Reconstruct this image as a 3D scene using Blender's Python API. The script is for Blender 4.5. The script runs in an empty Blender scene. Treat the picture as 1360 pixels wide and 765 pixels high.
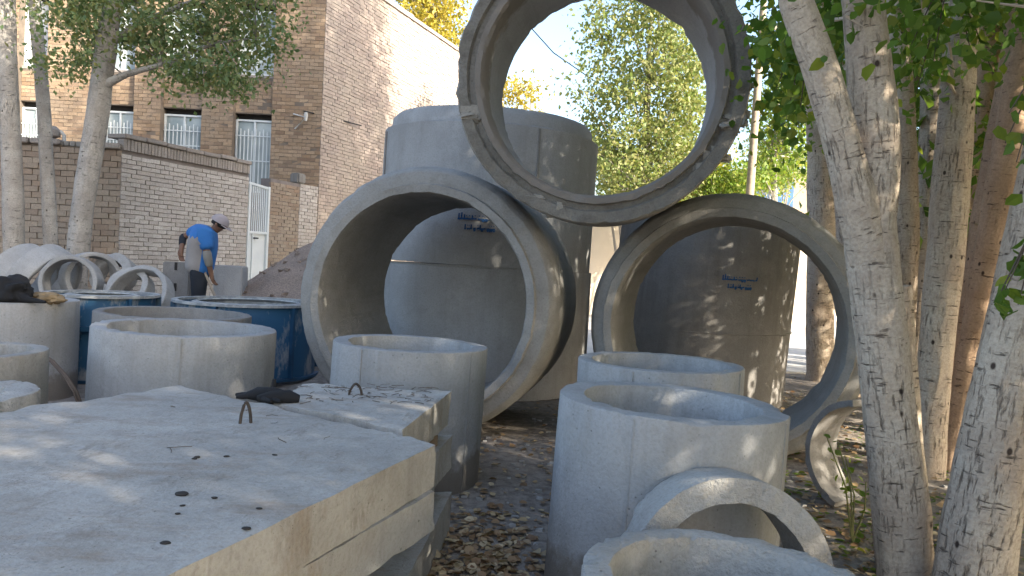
import bpy, bmesh, math, random
import numpy as np
from mathutils import Vector, Matrix, noise
random.seed(7); RNG = np.random.default_rng(7)
R = math.radians
# ------------------------------------------------------------------ camera
SC = bpy.context.scene; COL = SC.collection
F = 1008.0; PITCH = R(1.84); ROLL = R(2.9); CAM = Vector((0, 0, 1.45))
fw = Vector((0, math.cos(PITCH), -math.sin(PITCH))); r0 = Vector((1, 0, 0)); u0 = r0.cross(fw)
rt = r0*math.cos(ROLL)+u0*math.sin(ROLL); up = u0*math.cos(ROLL)-r0*math.sin(ROLL)
cd = bpy.data.cameras.new('camera'); cam = bpy.data.objects.new('camera', cd); COL.objects.link(cam)
cd.sensor_width = 36; cd.lens = 36*F/1360; cd.clip_start = 0.05; cd.clip_end = 2000
m = Matrix.Identity(4)
for i in range(3):
    m[i][0] = rt[i]; m[i][1] = up[i]; m[i][2] = -fw[i]; m[i][3] = CAM[i]
cam.matrix_world = m; SC.camera = cam
def ray(px, py): return fw+rt*((px-680)/F)+up*((382.5-py)/F)
def pt(px, py, Y): d = ray(px, py); return CAM+d*(Y/d.y)          # a pixel's direction at depth Y
def ptz(px, py, z): d = ray(px, py); return CAM+d*((z-CAM.z)/d.z)  # where it meets a level at height z
# ------------------------------------------------------------------ light
SUN_D = Vector((0.80, -0.60, 0)).normalized(); EL = R(26)
sun_dir = Vector((SUN_D.x*math.cos(EL), SUN_D.y*math.cos(EL), math.sin(EL)))
W = bpy.data.worlds.new('World'); SC.world = W; W.use_nodes = True
nt = W.node_tree; nt.nodes.clear()
sky = nt.nodes.new('ShaderNodeTexSky'); sky.sky_type = 'NISHITA'; sky.sun_disc = False
sky.sun_elevation = EL; sky.sun_rotation = math.atan2(SUN_D.x, SUN_D.y); sky.dust_density = 3.0; sky.air_density = 1.0
bg = nt.nodes.new('ShaderNodeBackground'); bg.inputs[1].default_value = 0.15
wo = nt.nodes.new('ShaderNodeOutputWorld'); nt.links.new(sky.outputs[0], bg.inputs[0]); nt.links.new(bg.outputs[0], wo.inputs[0])
sl = bpy.data.lights.new('sun', 'SUN'); sl.energy = 4.2; sl.angle = R(0.6); sl.color = (1, 0.90, 0.74)
so = bpy.data.objects.new('sun', sl); COL.objects.link(so); so.rotation_euler = sun_dir.to_track_quat('Z', 'Y').to_euler(); so.location = (20, -15, 20)
SC.view_settings.view_transform = 'Standard'; SC.view_settings.look = 'None'; SC.view_settings.gamma = 1
SC.view_settings.use_curve_mapping = False; SC.view_settings.exposure = 1.92
SC.cycles.max_bounces = 6

# ------------------------------------------------------------------ helpers
def tag(o, label=None, cat=None, group=None, kind=None):
    for k, v in (('label', label), ('category', cat), ('group', group), ('kind', kind)):
        if v: o[k] = v
    return o
def empty(name, loc, label, cat, group=None):
    o = bpy.data.objects.new(name, None); COL.objects.link(o); o.location = loc; o.empty_display_size = .1
    return tag(o, label, cat, group)
def adopt(o, parent):
    o.parent = parent; o.matrix_parent_inverse = wm(parent).inverted()
def wm(o):
    b = o.matrix_basis.copy()
    return wm(o.parent) @ o.matrix_parent_inverse @ b if o.parent else b
def obj(name, me, mat=None, parent=None, loc=None, rot=None):
    o = bpy.data.objects.new(name, me); COL.objects.link(o)
    if loc is not None: o.location = loc
    if rot is not None: o.rotation_euler = rot
    if mat is not None and not me.materials:
        for q in (mat if isinstance(mat, (list, tuple)) else [mat]): me.materials.append(q)
    if parent is not None: adopt(o, parent)
    return o
def smooth(me, ang=35):
    me.polygons.foreach_set('use_smooth', np.ones(len(me.polygons), dtype=bool)); me.set_sharp_from_angle(angle=R(ang)); return me
def np_mesh(name, V, Fc):
    V = np.asarray(V, dtype=np.float32); Fc = np.asarray(Fc, dtype=np.int32); k = Fc.shape[1]
    me = bpy.data.meshes.new(name); me.vertices.add(len(V)); me.vertices.foreach_set('co', V.ravel())
    me.loops.add(Fc.size); me.loops.foreach_set('vertex_index', Fc.ravel())
    me.polygons.add(len(Fc)); me.polygons.foreach_set('loop_start', np.arange(len(Fc), dtype=np.int32)*k)
    me.update(calc_edges=True); me.validate(); return me
def pd(name, V, Fc):
    me = bpy.data.meshes.new(name); me.from_pydata([tuple(v) for v in V], [], Fc); me.update(); return me
def nz(x, y, z, s=1.0): return noise.noise(Vector((x*s, y*s, z*s)))
BOXF = [(0, 3, 2, 1), (4, 5, 6, 7), (0, 1, 5, 4), (1, 2, 6, 5), (2, 3, 7, 6), (3, 0, 4, 7)]
def box_v(c, s, ax=None):
    c = Vector(c); ax = ax or (Vector((1, 0, 0)), Vector((0, 1, 0)), Vector((0, 0, 1)))
    return [c+ax[0]*(i*s[0]/2)+ax[1]*(j*s[1]/2)+ax[2]*(k*s[2]/2) for k in (-1, 1) for i, j in ((-1, -1), (1, -1), (1, 1), (-1, 1))]
class MB:
    def __init__(s): s.V = []; s.F = []
    def add(s, V, Fc): n = len(s.V); s.V += [Vector(v) for v in V]; s.F += [tuple(i+n for i in f) for f in Fc]; return s
    def box(s, c, sz, ax=None): return s.add(box_v(c, sz, ax), BOXF)
    def bar(s, a, b, w, h=None, upv=Vector((0, 0, 1))):
        a = Vector(a); b = Vector(b); d = (b-a); L = d.length; d.normalize()
        x = d.cross(upv); x = x.normalized() if x.length > 1e-4 else Vector((1, 0, 0)); y = x.cross(d)
        return s.box((a+b)/2, (w, L, h or w), (x, d, y))
    def tube(s, pts, rad, seg=8, cap=True):
        pts = [Vector(p) for p in pts]; rad = rad if isinstance(rad, (list, tuple)) else [rad]*len(pts)
        n = len(s.V); k = len(pts); ref = Vector((0.31, 0.2, 0.93))
        for i, p in enumerate(pts):
            d = (pts[min(i+1, k-1)]-pts[max(i-1, 0)]).normalized()
            x = d.cross(ref); x = x.normalized() if x.length > 1e-3 else Vector((1, 0, 0)); y = d.cross(x)
            for j in range(seg): a = 2*math.pi*j/seg; s.V.append(p+(x*math.cos(a)+y*math.sin(a))*rad[i])
        for i in range(k-1):
            for j in range(seg): s.F.append((n+i*seg+j, n+i*seg+(j+1) % seg, n+(i+1)*seg+(j+1) % seg, n+(i+1)*seg+j))
        if cap: s.F.append(tuple(n+j for j in range(seg))[::-1]); s.F.append(tuple(n+(k-1)*seg+j for j in range(seg)))
        return s
    def build(s, name, mat, parent=None, sm=None, bevel=0, loc=None, origin=None):
        V = s.V
        if origin is not None: V = [v-Vector(origin) for v in V]; loc = origin
        me = pd(name, V, s.F)
        if bevel:
            bm = bmesh.new(); bm.from_mesh(me); bmesh.ops.bevel(bm, geom=bm.edges, offset=bevel, segments=2, affect='EDGES', clamp_overlap=True); bm.to_mesh(me); bm.free()
        if sm: smooth(me, sm)
        return obj(name, me, mat, parent, loc)

# ------------------------------------------------------------------ materials
MATS = {}
class NT:
    def __init__(s, name):
        s.m = bpy.data.materials.new(name); s.m.use_nodes = True; s.t = s.m.node_tree; s.b = s.t.nodes['Principled BSDF']; MATS[name] = s.m
        s.out = s.t.nodes['Material Output']
    def n(s, ty, ins=None, **kw):
        x = s.t.nodes.new(ty)
        for k, v in kw.items(): setattr(x, k, v)
        for k, v in (ins or {}).items():
            if hasattr(v, 'is_output'): s.t.links.new(v, x.inputs[k])
            else: x.inputs[k].default_value = v
        return x
    def coord(s, kind='Object', scale=(1, 1, 1), rnd=True):
        c = s.n('ShaderNodeTexCoord').outputs[kind]
        if rnd:
            oi = s.n('ShaderNodeObjectInfo').outputs['Random']; mu = s.n('ShaderNodeMath', {0: oi, 1: 37.0}, operation='MULTIPLY').outputs[0]
            c = s.n('ShaderNodeVectorMath', {0: c, 1: mu}, operation='ADD').outputs[0]
        return s.n('ShaderNodeMapping', {0: c, 3: scale}).outputs[0]
    def noise(s, c, sc, det=4, rough=.55): return s.n('ShaderNodeTexNoise', {'Vector': c, 'Scale': sc, 'Detail': det, 'Roughness': rough}).outputs[0]
    def ramp(s, f, stops):
        x = s.n('ShaderNodeValToRGB', {0: f}); e = x.color_ramp.elements
        while len(e) < len(stops): e.new(.5)
        for q, (p, c) in zip(e, stops): q.position = p; q.color = (c, c, c, 1) if not isinstance(c, tuple) else (*c, 1)
        return x.outputs[0]
    def mix(s, f, a, b, mode='MIX'):
        x = s.n('ShaderNodeMix', data_type='RGBA', blend_type=mode)
        for i, v in ((0, f), (6, a), (7, b)):
            if hasattr(v, 'is_output'): s.t.links.new(v, x.inputs[i])
            else: x.inputs[i].default_value = v if i == 0 else (*v, 1)
        return x.outputs[2]
    def bump(s, h, st=.3, d=.01, prev=None):
        ins = {'Height': h, 'Strength': st, 'Distance': d}
        if prev is not None: ins['Normal'] = prev
        return s.n('ShaderNodeBump', ins).outputs[0]
    def fin(s, col, rough=.85, normal=None, spec=.3, **kw):
        for k, v in (('Base Color', col), ('Roughness', rough), ('Specular IOR Level', spec), *kw.items()):
            if hasattr(v, 'is_output'): s.t.links.new(v, s.b.inputs[k])
            else: s.b.inputs[k].default_value = (*v, 1) if isinstance(v, tuple) else v
        if normal is not None: s.t.links.new(normal, s.b.inputs['Normal'])
        return s.m
def concrete(name, base, dark, stain=.5, pits=.35, streak=.35, bumpst=.35, foot=False, smear=False):
    s = NT(name); c = s.coord()
    big = s.noise(c, 1.3, 5, .6); mid = s.noise(c, 7, 6, .65); fine = s.noise(c, 70, 3, .6)
    st = s.noise(s.coord(scale=(7, 7, .5)), 1.0, 5, .65)
    col = s.mix(s.ramp(big, [(.35, 0), (.7, 1)]), base, tuple(b*.80 for b in base))
    col = s.mix(s.n('ShaderNodeMath', {0: s.ramp(mid, [(.50, 0), (.75, 1)]), 1: stain*.7}, operation='MULTIPLY').outputs[0], col, dark)
    col = s.mix(s.n('ShaderNodeMath', {0: s.ramp(st, [(.5, 0), (.7, 1)]), 1: streak}, operation='MULTIPLY').outputs[0], col, tuple(d*.9 for d in dark))
    lt = s.noise(c, 2.7, 6, .7)
    col = s.mix(s.n('ShaderNodeMath', {0: s.ramp(lt, [(.52, 0), (.68, 1)]), 1: .4}, operation='MULTIPLY').outputs[0], col, tuple(min(1, b*1.28) for b in base))
    col = s.mix(s.ramp(fine, [(.3, .30), (.55, 0)]), col, tuple(d*.8 for d in dark))
    vor = s.n('ShaderNodeTexVoronoi', {'Vector': c, 'Scale': 26.0, 'Randomness': 1.0}).outputs['Distance']
    pit = s.ramp(vor, [(.06, 1), (.13, 0)]); sel = s.ramp(s.noise(c, 5, 2), [(.48, 0), (.56, 1)])
    pf = s.n('ShaderNodeMath', {0: pit, 1: sel}, operation='MULTIPLY').outputs[0]
    col = s.mix(s.n('ShaderNodeMath', {0: pf, 1: pits}, operation='MULTIPLY').outputs[0], col, tuple(d*.4 for d in dark))
    if smear:
        sm1 = s.noise(s.coord(scale=(1.1, 3.4, 1)), 1.7, 8, .72); col = s.mix(s.ramp(sm1, [(.54, 0), (.66, .55)]), col, (.23, .175, .13))
        sm2 = s.noise(s.coord(scale=(4.2, 1.3, 1)), 2.3, 8, .75); col = s.mix(s.ramp(sm2, [(.58, 0), (.64, .5)]), col, (.19, .165, .14))
        wv = s.n('ShaderNodeTexVoronoi', {'Vector': c, 'Scale': 95.0, 'Randomness': 1.0}).outputs['Distance']; gs = s.ramp(s.noise(c, 3.1, 4), [(.46, 0), (.58, 1)])
        col = s.mix(s.n('ShaderNodeMath', {0: s.ramp(wv, [(.10, .8), (.2, 0)]), 1: gs}, operation='MULTIPLY').outputs[0], col, (.10, .085, .07))
        edge = s.noise(s.coord(scale=(9, 9, .7)), 1.3, 5, .6); col = s.mix(s.ramp(edge, [(.55, 0), (.7, .35)]), col, (.18, .165, .15))
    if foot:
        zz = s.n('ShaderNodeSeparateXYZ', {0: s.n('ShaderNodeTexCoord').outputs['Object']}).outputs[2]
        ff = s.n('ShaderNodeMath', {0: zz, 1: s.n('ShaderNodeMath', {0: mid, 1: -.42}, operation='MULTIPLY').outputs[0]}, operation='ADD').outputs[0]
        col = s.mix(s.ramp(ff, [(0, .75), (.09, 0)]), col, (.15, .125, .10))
    nb = s.bump(fine, bumpst, .008); nb = s.bump(mid, bumpst, .02, nb)
    inv = s.n('ShaderNodeMath', {0: 1.0, 1: pf}, operation='SUBTRACT').outputs[0]; nb = s.bump(inv, .5, .006, nb)
    return s.fin(col, .9, nb, .2)
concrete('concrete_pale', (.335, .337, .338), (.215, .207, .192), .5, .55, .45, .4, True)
concrete('concrete_pipe', (.28, .275, .262), (.165, .15, .132), .5, .4, .3, .5)
concrete('concrete_weathered', (.32, .305, .278), (.14, .126, .108), .8, .5, .3, .7)
concrete('concrete_joint', (.20, .187, .165), (.055, .05, .045), .8, .5, .2, .8)
concrete('concrete_rough', (.36, .35, .33), (.22, .20, .175), .5, .8, .1, 1.0)
concrete('concrete_slab', (.375, .362, .34), (.23, .20, .165), .85, .6, .0, .5, smear=True)
concrete('concrete_far', (.40, .40, .40), (.28, .27, .26), .3, .2, .3)
concrete('concrete_far2', (.335, .337, .338), (.20, .192, .18), .5, .3, .3)
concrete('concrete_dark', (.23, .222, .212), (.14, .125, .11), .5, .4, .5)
def plain(name, col, rough=.6, metal=0, var=.15, sc=6, spec=.4):
    s = NT(name); c = s.coord(); nn = s.noise(c, sc, 5)
    k = s.mix(s.ramp(nn, [(.35, 0), (.7, 1)]), col, tuple(x*(1-var*2) for x in col))
    return s.fin(k, rough, s.bump(s.noise(c, sc*6, 3), .15, .01), spec, Metallic=metal)
plain('steel_blue', (.02, .08, .16), .5, 0, .22, 4)
plain('black_cloth', (.012, .013, .016), .9, 0, .2)
plain('rebar', (.075, .06, .05), .8, .3, .2, 30)
plain('twig', (.10, .075, .055), .9)
plain('wood', (.20, .15, .10), .85, 0, .2, 10)
plain('white_metal', (.62, .66, .68), .5, 0, .06, 3)
plain('dark_gap', (.03, .027, .025), .9)
plain('mortar', (.17, .14, .115), .95, 0, .15, 5)
plain('mortar_pale', (.22, .19, .18), .95, 0, .15, 5)
plain('curtain', (.55, .56, .57), .9, 0, .08, 3)
plain('skin', (.16, .085, .055), .6, 0, .05)
plain('shirt_blue', (.03, .15, .42), .85, 0, .1)
plain('shirt_grey', (.27, .25, .24), .9, 0, .08)
plain('trouser', (.018, .022, .03), .9, 0, .15)
plain('cap', (.33, .29, .30), .9, 0, .06)
plain('hair', (.01, .008, .007), .8)
plain('sleeve', (.22, .21, .19), .9, 0, .1)
plain('sack', (.23, .17, .10), .95, 0, .25, 12)
plain('hose', (.10, .07, .05), .6)
plain('paint_blue', (.02, .09, .24), .8, 0, .25, 30)
plain('door_blue', (.04, .12, .26), .6)
plain('pole_wood', (.34, .28, .22), .9, 0, .15, 12)
plain('wire', (.02, .02, .022), .6)
plain('stem_green', (.20, .21, .08), .7)
plain('bone', (.5, .5, .48), .5)
# worn steel flange: blue paint, cement splashes
s = NT('steel_worn'); c = s.coord(); w = s.ramp(s.noise(c, 9, 5, .7), [(.46, 0), (.6, 1)])
s.fin(s.mix(w, (.22, .235, .245), (.36, .37, .37)), .6, s.bump(s.noise(c, 40, 3), .3, .01))
s = NT('steel_splashed'); c = s.coord(); w = s.ramp(s.noise(s.coord(scale=(3, 3, 1.2)), 1.4, 6, .7), [(.50, 0), (.60, .8)])
s.fin(s.mix(w, (.022, .085, .17), (.30, .31, .31)), .55, s.bump(s.noise(c, 30, 3), .2, .01))
s = NT('glass'); c = s.coord(); w = s.ramp(s.noise(s.coord(scale=(1, 1, .4)), 2.2, 3), [(.4, 0), (.6, 1)]); s.fin(s.mix(w, (.20, .25, .27), (.38, .42, .43)), .15, None, .6)
def brick_mat(name, cols, soil):
    s = NT(name); c = s.coord(rnd=False); rnd = s.n('ShaderNodeNewGeometry').outputs['Random Per Island']; oi = s.n('ShaderNodeObjectInfo').outputs['Random']
    r = s.n('ShaderNodeMath', {0: s.n('ShaderNodeMath', {0: rnd, 1: oi}, operation='ADD').outputs[0], 1: 1.0}, operation='MODULO').outputs[0]
    x = s.n('ShaderNodeValToRGB', {0: r}); e = x.color_ramp.elements
    while len(e) < len(cols): e.new(.5)
    for i, (q, k) in enumerate(zip(e, cols)): q.position = i/(len(cols)-1); q.color = (*k, 1)
    gc = s.n('ShaderNodeNewGeometry').outputs['Position']
    d = s.ramp(s.noise(gc, .9, 6, .65), [(.42, 0), (.68, .75)]); col = s.mix(d, x.outputs[0], soil)
    f = s.noise(gc, 45, 4, .6); col = s.mix(s.ramp(f, [(.35, .4), (.6, 0)]), col, tuple(q*.5 for q in soil))
    return s.fin(col, .92, s.bump(f, .5, .01), .15)
brick_mat('brick_brown', [(.31, .22, .145), (.25, .17, .11), (.38, .28, .19), (.32, .23, .16), (.18, .12, .085)], (.29, .235, .18))
brick_mat('brick_yard', [(.28, .215, .165), (.33, .265, .205), (.25, .18, .135), (.36, .295, .23), (.30, .205, .145)], (.32, .28, .235))
brick_mat('brick_white', [(.50, .465, .435), (.45, .41, .38), (.56, .525, .495), (.40, .36, .33)], (.38, .345, .315))
brick_mat('brick_mauve', [(.37, .31, .28), (.33, .27, .245), (.42, .355, .315), (.30, .245, .22)], (.43, .375, .32))
brick_mat('coping', [(.36, .32, .29), (.30, .27, .25), (.40, .36, .33)], (.25, .22, .20))
# ground
s = NT('dirt'); c = s.coord(rnd=False); a = s.noise(c, .8, 6, .65); b = s.noise(c, 14, 6, .7); f = s.noise(c, 90, 3)
col = s.mix(s.ramp(a, [(.35, 0), (.65, 1)]), (.235, .205, .178), (.32, .285, .25)); col = s.mix(s.ramp(b, [(.38, .55), (.58, 0)]), col, (.10, .08, .065))
s.fin(col, .95, s.bump(f, .6, .01, s.bump(b, .7, .03)), .15)
s = NT('street'); c = s.coord(rnd=False); a = s.noise(c, .7, 6, .6); b = s.noise(c, 30, 4)
s.fin(s.mix(s.ramp(a, [(.3, 0), (.7, 1)]), (.42, .41, .40), (.50, .485, .46)), .9, s.bump(b, .4, .01), .2)
s = NT('sand'); c = s.coord(rnd=False); a = s.noise(c, 1.6, 6, .65); b = s.noise(c, 45, 4, .7)
col = s.mix(s.ramp(a, [(.35, 0), (.65, 1)]), (.38, .29, .235), (.26, .205, .17)); s.fin(s.mix(s.ramp(b, [(.35, .6), (.6, 0)]), col, (.12, .10, .085)), .95, s.bump(b, .7, .03), .1)
s = NT('plaster_cream'); c = s.coord(rnd=False); a = s.noise(c, .8, 6, .6)
s.fin(s.mix(s.ramp(a, [(.35, 0), (.7, 1)]), (.66, .585, .48), (.56, .49, .40)), .95, s.bump(s.noise(c, 20, 4), .4, .01), .1)
# bark: pale poplar skin with dark cross-scars and long fissures; UV = (metres round, metres up)
def bark(name, pale, mid, dk, crack):
    s = NT(name); oi = s.n('ShaderNodeObjectInfo').outputs['Random']
    uv = s.n('ShaderNodeVectorMath', {0: s.n('ShaderNodeTexCoord').outputs['UV'], 1: s.n('ShaderNodeMath', {0: oi, 1: 19.}, operation='MULTIPLY').outputs[0]}, operation='ADD').outputs[0]
    big = s.noise(uv, 3.5, 5, .65); fine = s.noise(uv, 60, 4, .65)
    sc = s.noise(s.n('ShaderNodeMapping', {0: uv, 3: (11, 60, 1)}).outputs[0], 1, 4, .6)
    fis = s.noise(s.n('ShaderNodeMapping', {0: uv, 3: (60, 10, 1)}).outputs[0], 1, 5, .7)
    sf = s.ramp(sc, [(.61, 0), (.70, .85)])
    ff = s.n('ShaderNodeMath', {0: s.ramp(fis, [(.55, 0), (.68, .8)]), 1: s.ramp(s.noise(uv, 1.3, 4), [(.5-crack, 0), (.68-crack, 1)])}, operation='MULTIPLY').outputs[0]
    col = s.mix(s.ramp(big, [(.36, 0), (.66, 1)]), pale, mid); col = s.mix(s.ramp(fine, [(.36, .45), (.6, 0)]), col, tuple(x*.6 for x in mid))
    pk = s.ramp(s.n('ShaderNodeTexVoronoi', {'Vector': s.n('ShaderNodeMapping', {0: uv, 3: (9, 6, 1)}).outputs[0], 'Scale': 1.0}).outputs['Distance'], [(.07, 1), (.12, 0)])
    col = s.mix(sf, col, dk); col = s.mix(ff, col, dk); col = s.mix(pk, col, tuple(x*.8 for x in dk))
    h = s.n('ShaderNodeMath', {0: s.n('ShaderNodeMath', {0: sf, 1: ff}, operation='ADD').outputs[0], 1: -1.0}, operation='MULTIPLY').outputs[0]
    return s.fin(col, .85, s.bump(fine, .4, .01, s.bump(h, .7, .02, s.bump(big, .4, .04))), .2)
bark('bark_pale', (.53, .455, .365), (.40, .32, .25), (.07, .05, .04), .13)
bark('bark_brown', (.52, .37, .26), (.40, .27, .18), (.07, .045, .035), .0)
bark('bark_grey', (.38, .36, .33), (.26, .24, .22), (.09, .08, .07), .02)
def leafmat(name, cols, trans=.35):
    s = NT(name); rnd = s.n('ShaderNodeNewGeometry').outputs['Random Per Island']; oi = s.n('ShaderNodeObjectInfo').outputs['Random']
    r = s.n('ShaderNodeMath', {0: s.n('ShaderNodeMath', {0: rnd, 1: oi}, operation='ADD').outputs[0], 1: 1.0}, operation='MODULO').outputs[0]
    x = s.n('ShaderNodeValToRGB', {0: r}); e = x.color_ramp.elements
    while len(e) < len(cols): e.new(.5)
    for i, (q, k) in enumerate(zip(e, cols)): q.position = i/(len(cols)-1); q.color = (*k, 1)
    col = x.outputs[0]; s.fin(col, .5, None, .35)
    tr = s.n('ShaderNodeBsdfTranslucent', {'Color': s.mix(1.0, col, (1.3, 1.35, .75), 'MULTIPLY')}); mx = s.n('ShaderNodeMixShader', {0: trans, 1: s.b.outputs[0], 2: tr.outputs[0]})
    s.t.links.new(mx.outputs[0], s.out.inputs[0]); return s.m
leafmat('leaf_green', [(.08, .155, .026), (.11, .20, .035), (.06, .12, .022), (.15, .22, .04), (.21, .24, .04)], .52)
leafmat('leaf_grey', [(.13, .19, .085), (.105, .165, .07), (.18, .225, .10), (.155, .18, .075), (.23, .22, .085)], .35)
leafmat('leaf_yellow', [(.34, .26, .03), (.28, .24, .04), (.40, .30, .04), (.20, .21, .04)], .4)
leafmat('leaf_olive', [(.20, .25, .09), (.155, .215, .075), (.26, .28, .11), (.22, .235, .09), (.30, .29, .13)], .4)
leafmat('leaf_lime', [(.13, .22, .03), (.18, .23, .04), (.10, .18, .03), (.25, .25, .05)], .45)
leafmat('leaf_dry', [(.30, .19, .10), (.22, .13, .065), (.40, .29, .17), (.17, .095, .05), (.50, .41, .27), (.33, .23, .115)], .12)
M = MATS

# ------------------------------------------------------------------ setting
def sst(a, b, x): t = min(1, max(0, (x-a)/(b-a))); return t*t*(3-2*t)
def g(x, y):
    h = .30*sst(7.8, 10, y)*sst(.6, 2.6, -x)*(1-sst(60, 90, y))
    h += (.022*nz(x, y, 3, 1.1)+.010*nz(x, y, 8, 4.5))*(1-sst(11, 12.5, y))
    h += .10*sst(1.9, 3.0, x)*(1-sst(5, 8, y))*0.3
    return h
def axis(lo, hi, near, step, far):
    a = list(np.arange(lo, hi+1e-6, step)); ext = [near*1.6**k for k in range(12)]
    return [lo-e for e in ext[::-1]]+a+[hi+e for e in ext]
xs = axis(-8, 8, 2.5, .16, 0); ys = axis(-2, 14, 2.5, .16, 0); ny = len(ys)
V = [(x, y, g(x, y)) for x in xs for y in ys]
Fq = [(i*ny+j, (i+1)*ny+j, (i+1)*ny+j+1, i*ny+j+1) for i in range(len(xs)-1) for j in range(ny-1)]
tag(obj('ground', smooth(np_mesh('ground', V, Fq), 60), M['dirt']), kind='structure')
SV = [(.2, 11.6), (14, 11.2), (30, 40), (4, 40), (-1.2, 22)]
tag(obj('street', pd('street', [(x, y, .025) for x, y in SV]+[(x, y, -.1) for x, y in SV], [(0, 1, 2, 3, 4)]+[(i, 5+i, 5+(i+1) % 5, (i+1) % 5) for i in range(5)]), M['street']), kind='structure')

# ------------------------------------------------------------------ brickwork
def frame(u, n): return (u, n, Vector((0, 0, 1)))
def brick_variants(bl, bh, d, k=5):
    out = []
    for i in range(k):
        V = box_v((0, 0, 0), (bl, d, bh)); V = [v+Vector((random.uniform(-.004, .004), random.uniform(-.004, .004), random.uniform(-.003, .003))) for v in V]
        out.append(pd('brick', V, BOXF))
    return out
def bricks(parent, o, u, n, L, z0, z1, course, bl, mat, holes=(), indiv=None, limit=300, d=.05, proud=.012, top=None):
    """running bond of single bricks on a wall face; the first `limit` chosen by indiv are objects, the rest one joined part"""
    gap = .011; bh = course-gap; var = brick_variants(bl-gap, bh, d); cand = []; rest = MB(); row = 0; z = z0
    for mm in var: mm.materials.append(M[mat])
    while z+course <= z1+1e-6:
        s0 = -(row % 2)*bl/2+random.uniform(-.01, .01)
        spans = [(0., L)]
        for (a, b, c, dd) in holes:
            if z+course*.5 > c and z+course*.5 < dd:
                nx = []
                for (p, q) in spans:
                    if b <= p or a >= q: nx.append((p, q)); continue
                    if a > p: nx.append((p, a))
                    if b < q: nx.append((b, q))
                spans = nx
        for (p, q) in spans:
            k = math.floor((p-s0)/bl); t = s0+k*bl
            while t < q:
                a = max(t, p); b = min(t+bl, q); t += bl
                if b-a < .035: continue
                if top and z+course > top((a+b)/2): continue
                c = o+u*((a+b)/2)+Vector((0, 0, z+course/2))+n*(proud-d/2+random.uniform(-.010, .006))+Vector((0, 0, random.uniform(-.005, .005)))
                if b-a > bl*.98: cand.append((c, a, z))
                else: rest.box(c, (b-a-gap, d, bh), frame(u, n))
        row += 1; z += course
    ch = [q for q in cand if indiv and indiv(q[0])]; ch = ch[:limit] if len(ch) <= limit else sorted(ch, key=lambda q: (q[0]-CAM).length)[:limit]
    ids = {id(q) for q in ch}; base = wm(parent).inverted(); rz = math.atan2(u.y, u.x)
    for q in cand:
        if id(q) in ids:
            ob = bpy.data.objects.new('brick', random.choice(var)); COL.objects.link(ob); ob.location = q[0]
            ob.rotation_euler = (random.uniform(-.012, .012), random.uniform(-.008, .008), rz+random.uniform(-.02, .02)); ob.parent = parent; ob.matrix_parent_inverse = base
        else: rest.box(q[0], (bl-gap, d, bh), frame(u, n))
    if rest.V: tag(rest.build('brickwork', M[mat], parent), kind='stuff')
def inframe(p, x0=-10, x1=1370, y0=-10, y1=775):
    d = p-CAM; k = d.dot(fw); px = 680+F*d.dot(rt)/k; py = 382.5-F*d.dot(up)/k
    return x0 < px < x1 and y0 < py < y1
def px_of(p): d = p-CAM; k = d.dot(fw); return 680+F*d.dot(rt)/k, 382.5-F*d.dot(up)/k

# alley line: yard wall, gate, low wall and gable all stand on it
YC = pt(160, 250, 13.0); YC.z = 0
AU = Vector((.342, .94, 0)).normalized(); AN = Vector((.94, -.342, 0)).normalized()
def on_line(px, o=YC, u=AU):        # distance along a wall line where a pixel column meets it
    d = ray(px, 300); a = Matrix(((d.x, -u.x), (d.y, -u.y))); r = a.inverted() @ Vector((o.x, o.y)); return r[1]
def z_at(px, py, o=YC, u=AU):
    s = on_line(px, o, u); p = o+u*s
    d = ray(px, py); return CAM.z+d.z*(p.y/d.y)
sG0 = on_line(328); sG1 = on_line(356); sC = on_line(421); CORN = YC+AU*sC
# --- yard wall (whitewashed run along the alley)
H1 = z_at(240, 206); HT = lambda s: z_at(160, 199)+(z_at(328, 224)-z_at(160, 199))*s/sG0
yw = empty('yard_wall', YC, 'whitewashed brick yard wall running up to the white steel gate', 'wall')
topz = min(HT(0), HT(sG0))
MB().box(YC+AU*(sG0/2)-AN*.16+Vector((0, 0, topz/2)), (sG0, .30, topz), frame(AU, AN)).build('wall_core', M['mortar_pale'], yw)
bricks(yw, YC, AU, AN, sG0, .1, topz, .078, .21, 'brick_white', indiv=lambda c: inframe(c) and px_of(c)[1] < 352)
# header course and coping
hc = MB()
for k in range(int(sG0/.075)):
    c = YC+AU*(.0375+k*.075)+AN*(.02-.05)+Vector((0, 0, topz+.095))
    o = MB().box((0, 0, 0), (.066, .14, .19)).build('header_brick', M['coping'], None, bevel=.004)
    o.location = c+AN*random.uniform(-.006, .006); o.rotation_euler = (random.uniform(-.02, .02), random.uniform(-.02, .02), math.atan2(AU.y, AU.x)); adopt(o, yw)
for k in range(7):
    a = sG0*k/7; b = sG0*(k+1)/7-.008
    MB().box(YC+AU*((a+b)/2)-AN*.13+Vector((0, 0, topz+.235+random.uniform(-.012, .012))), (b-a, .42, .075), frame(AU, AN)).build('coping_slab', M['coping'], yw, bevel=.012)
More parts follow.
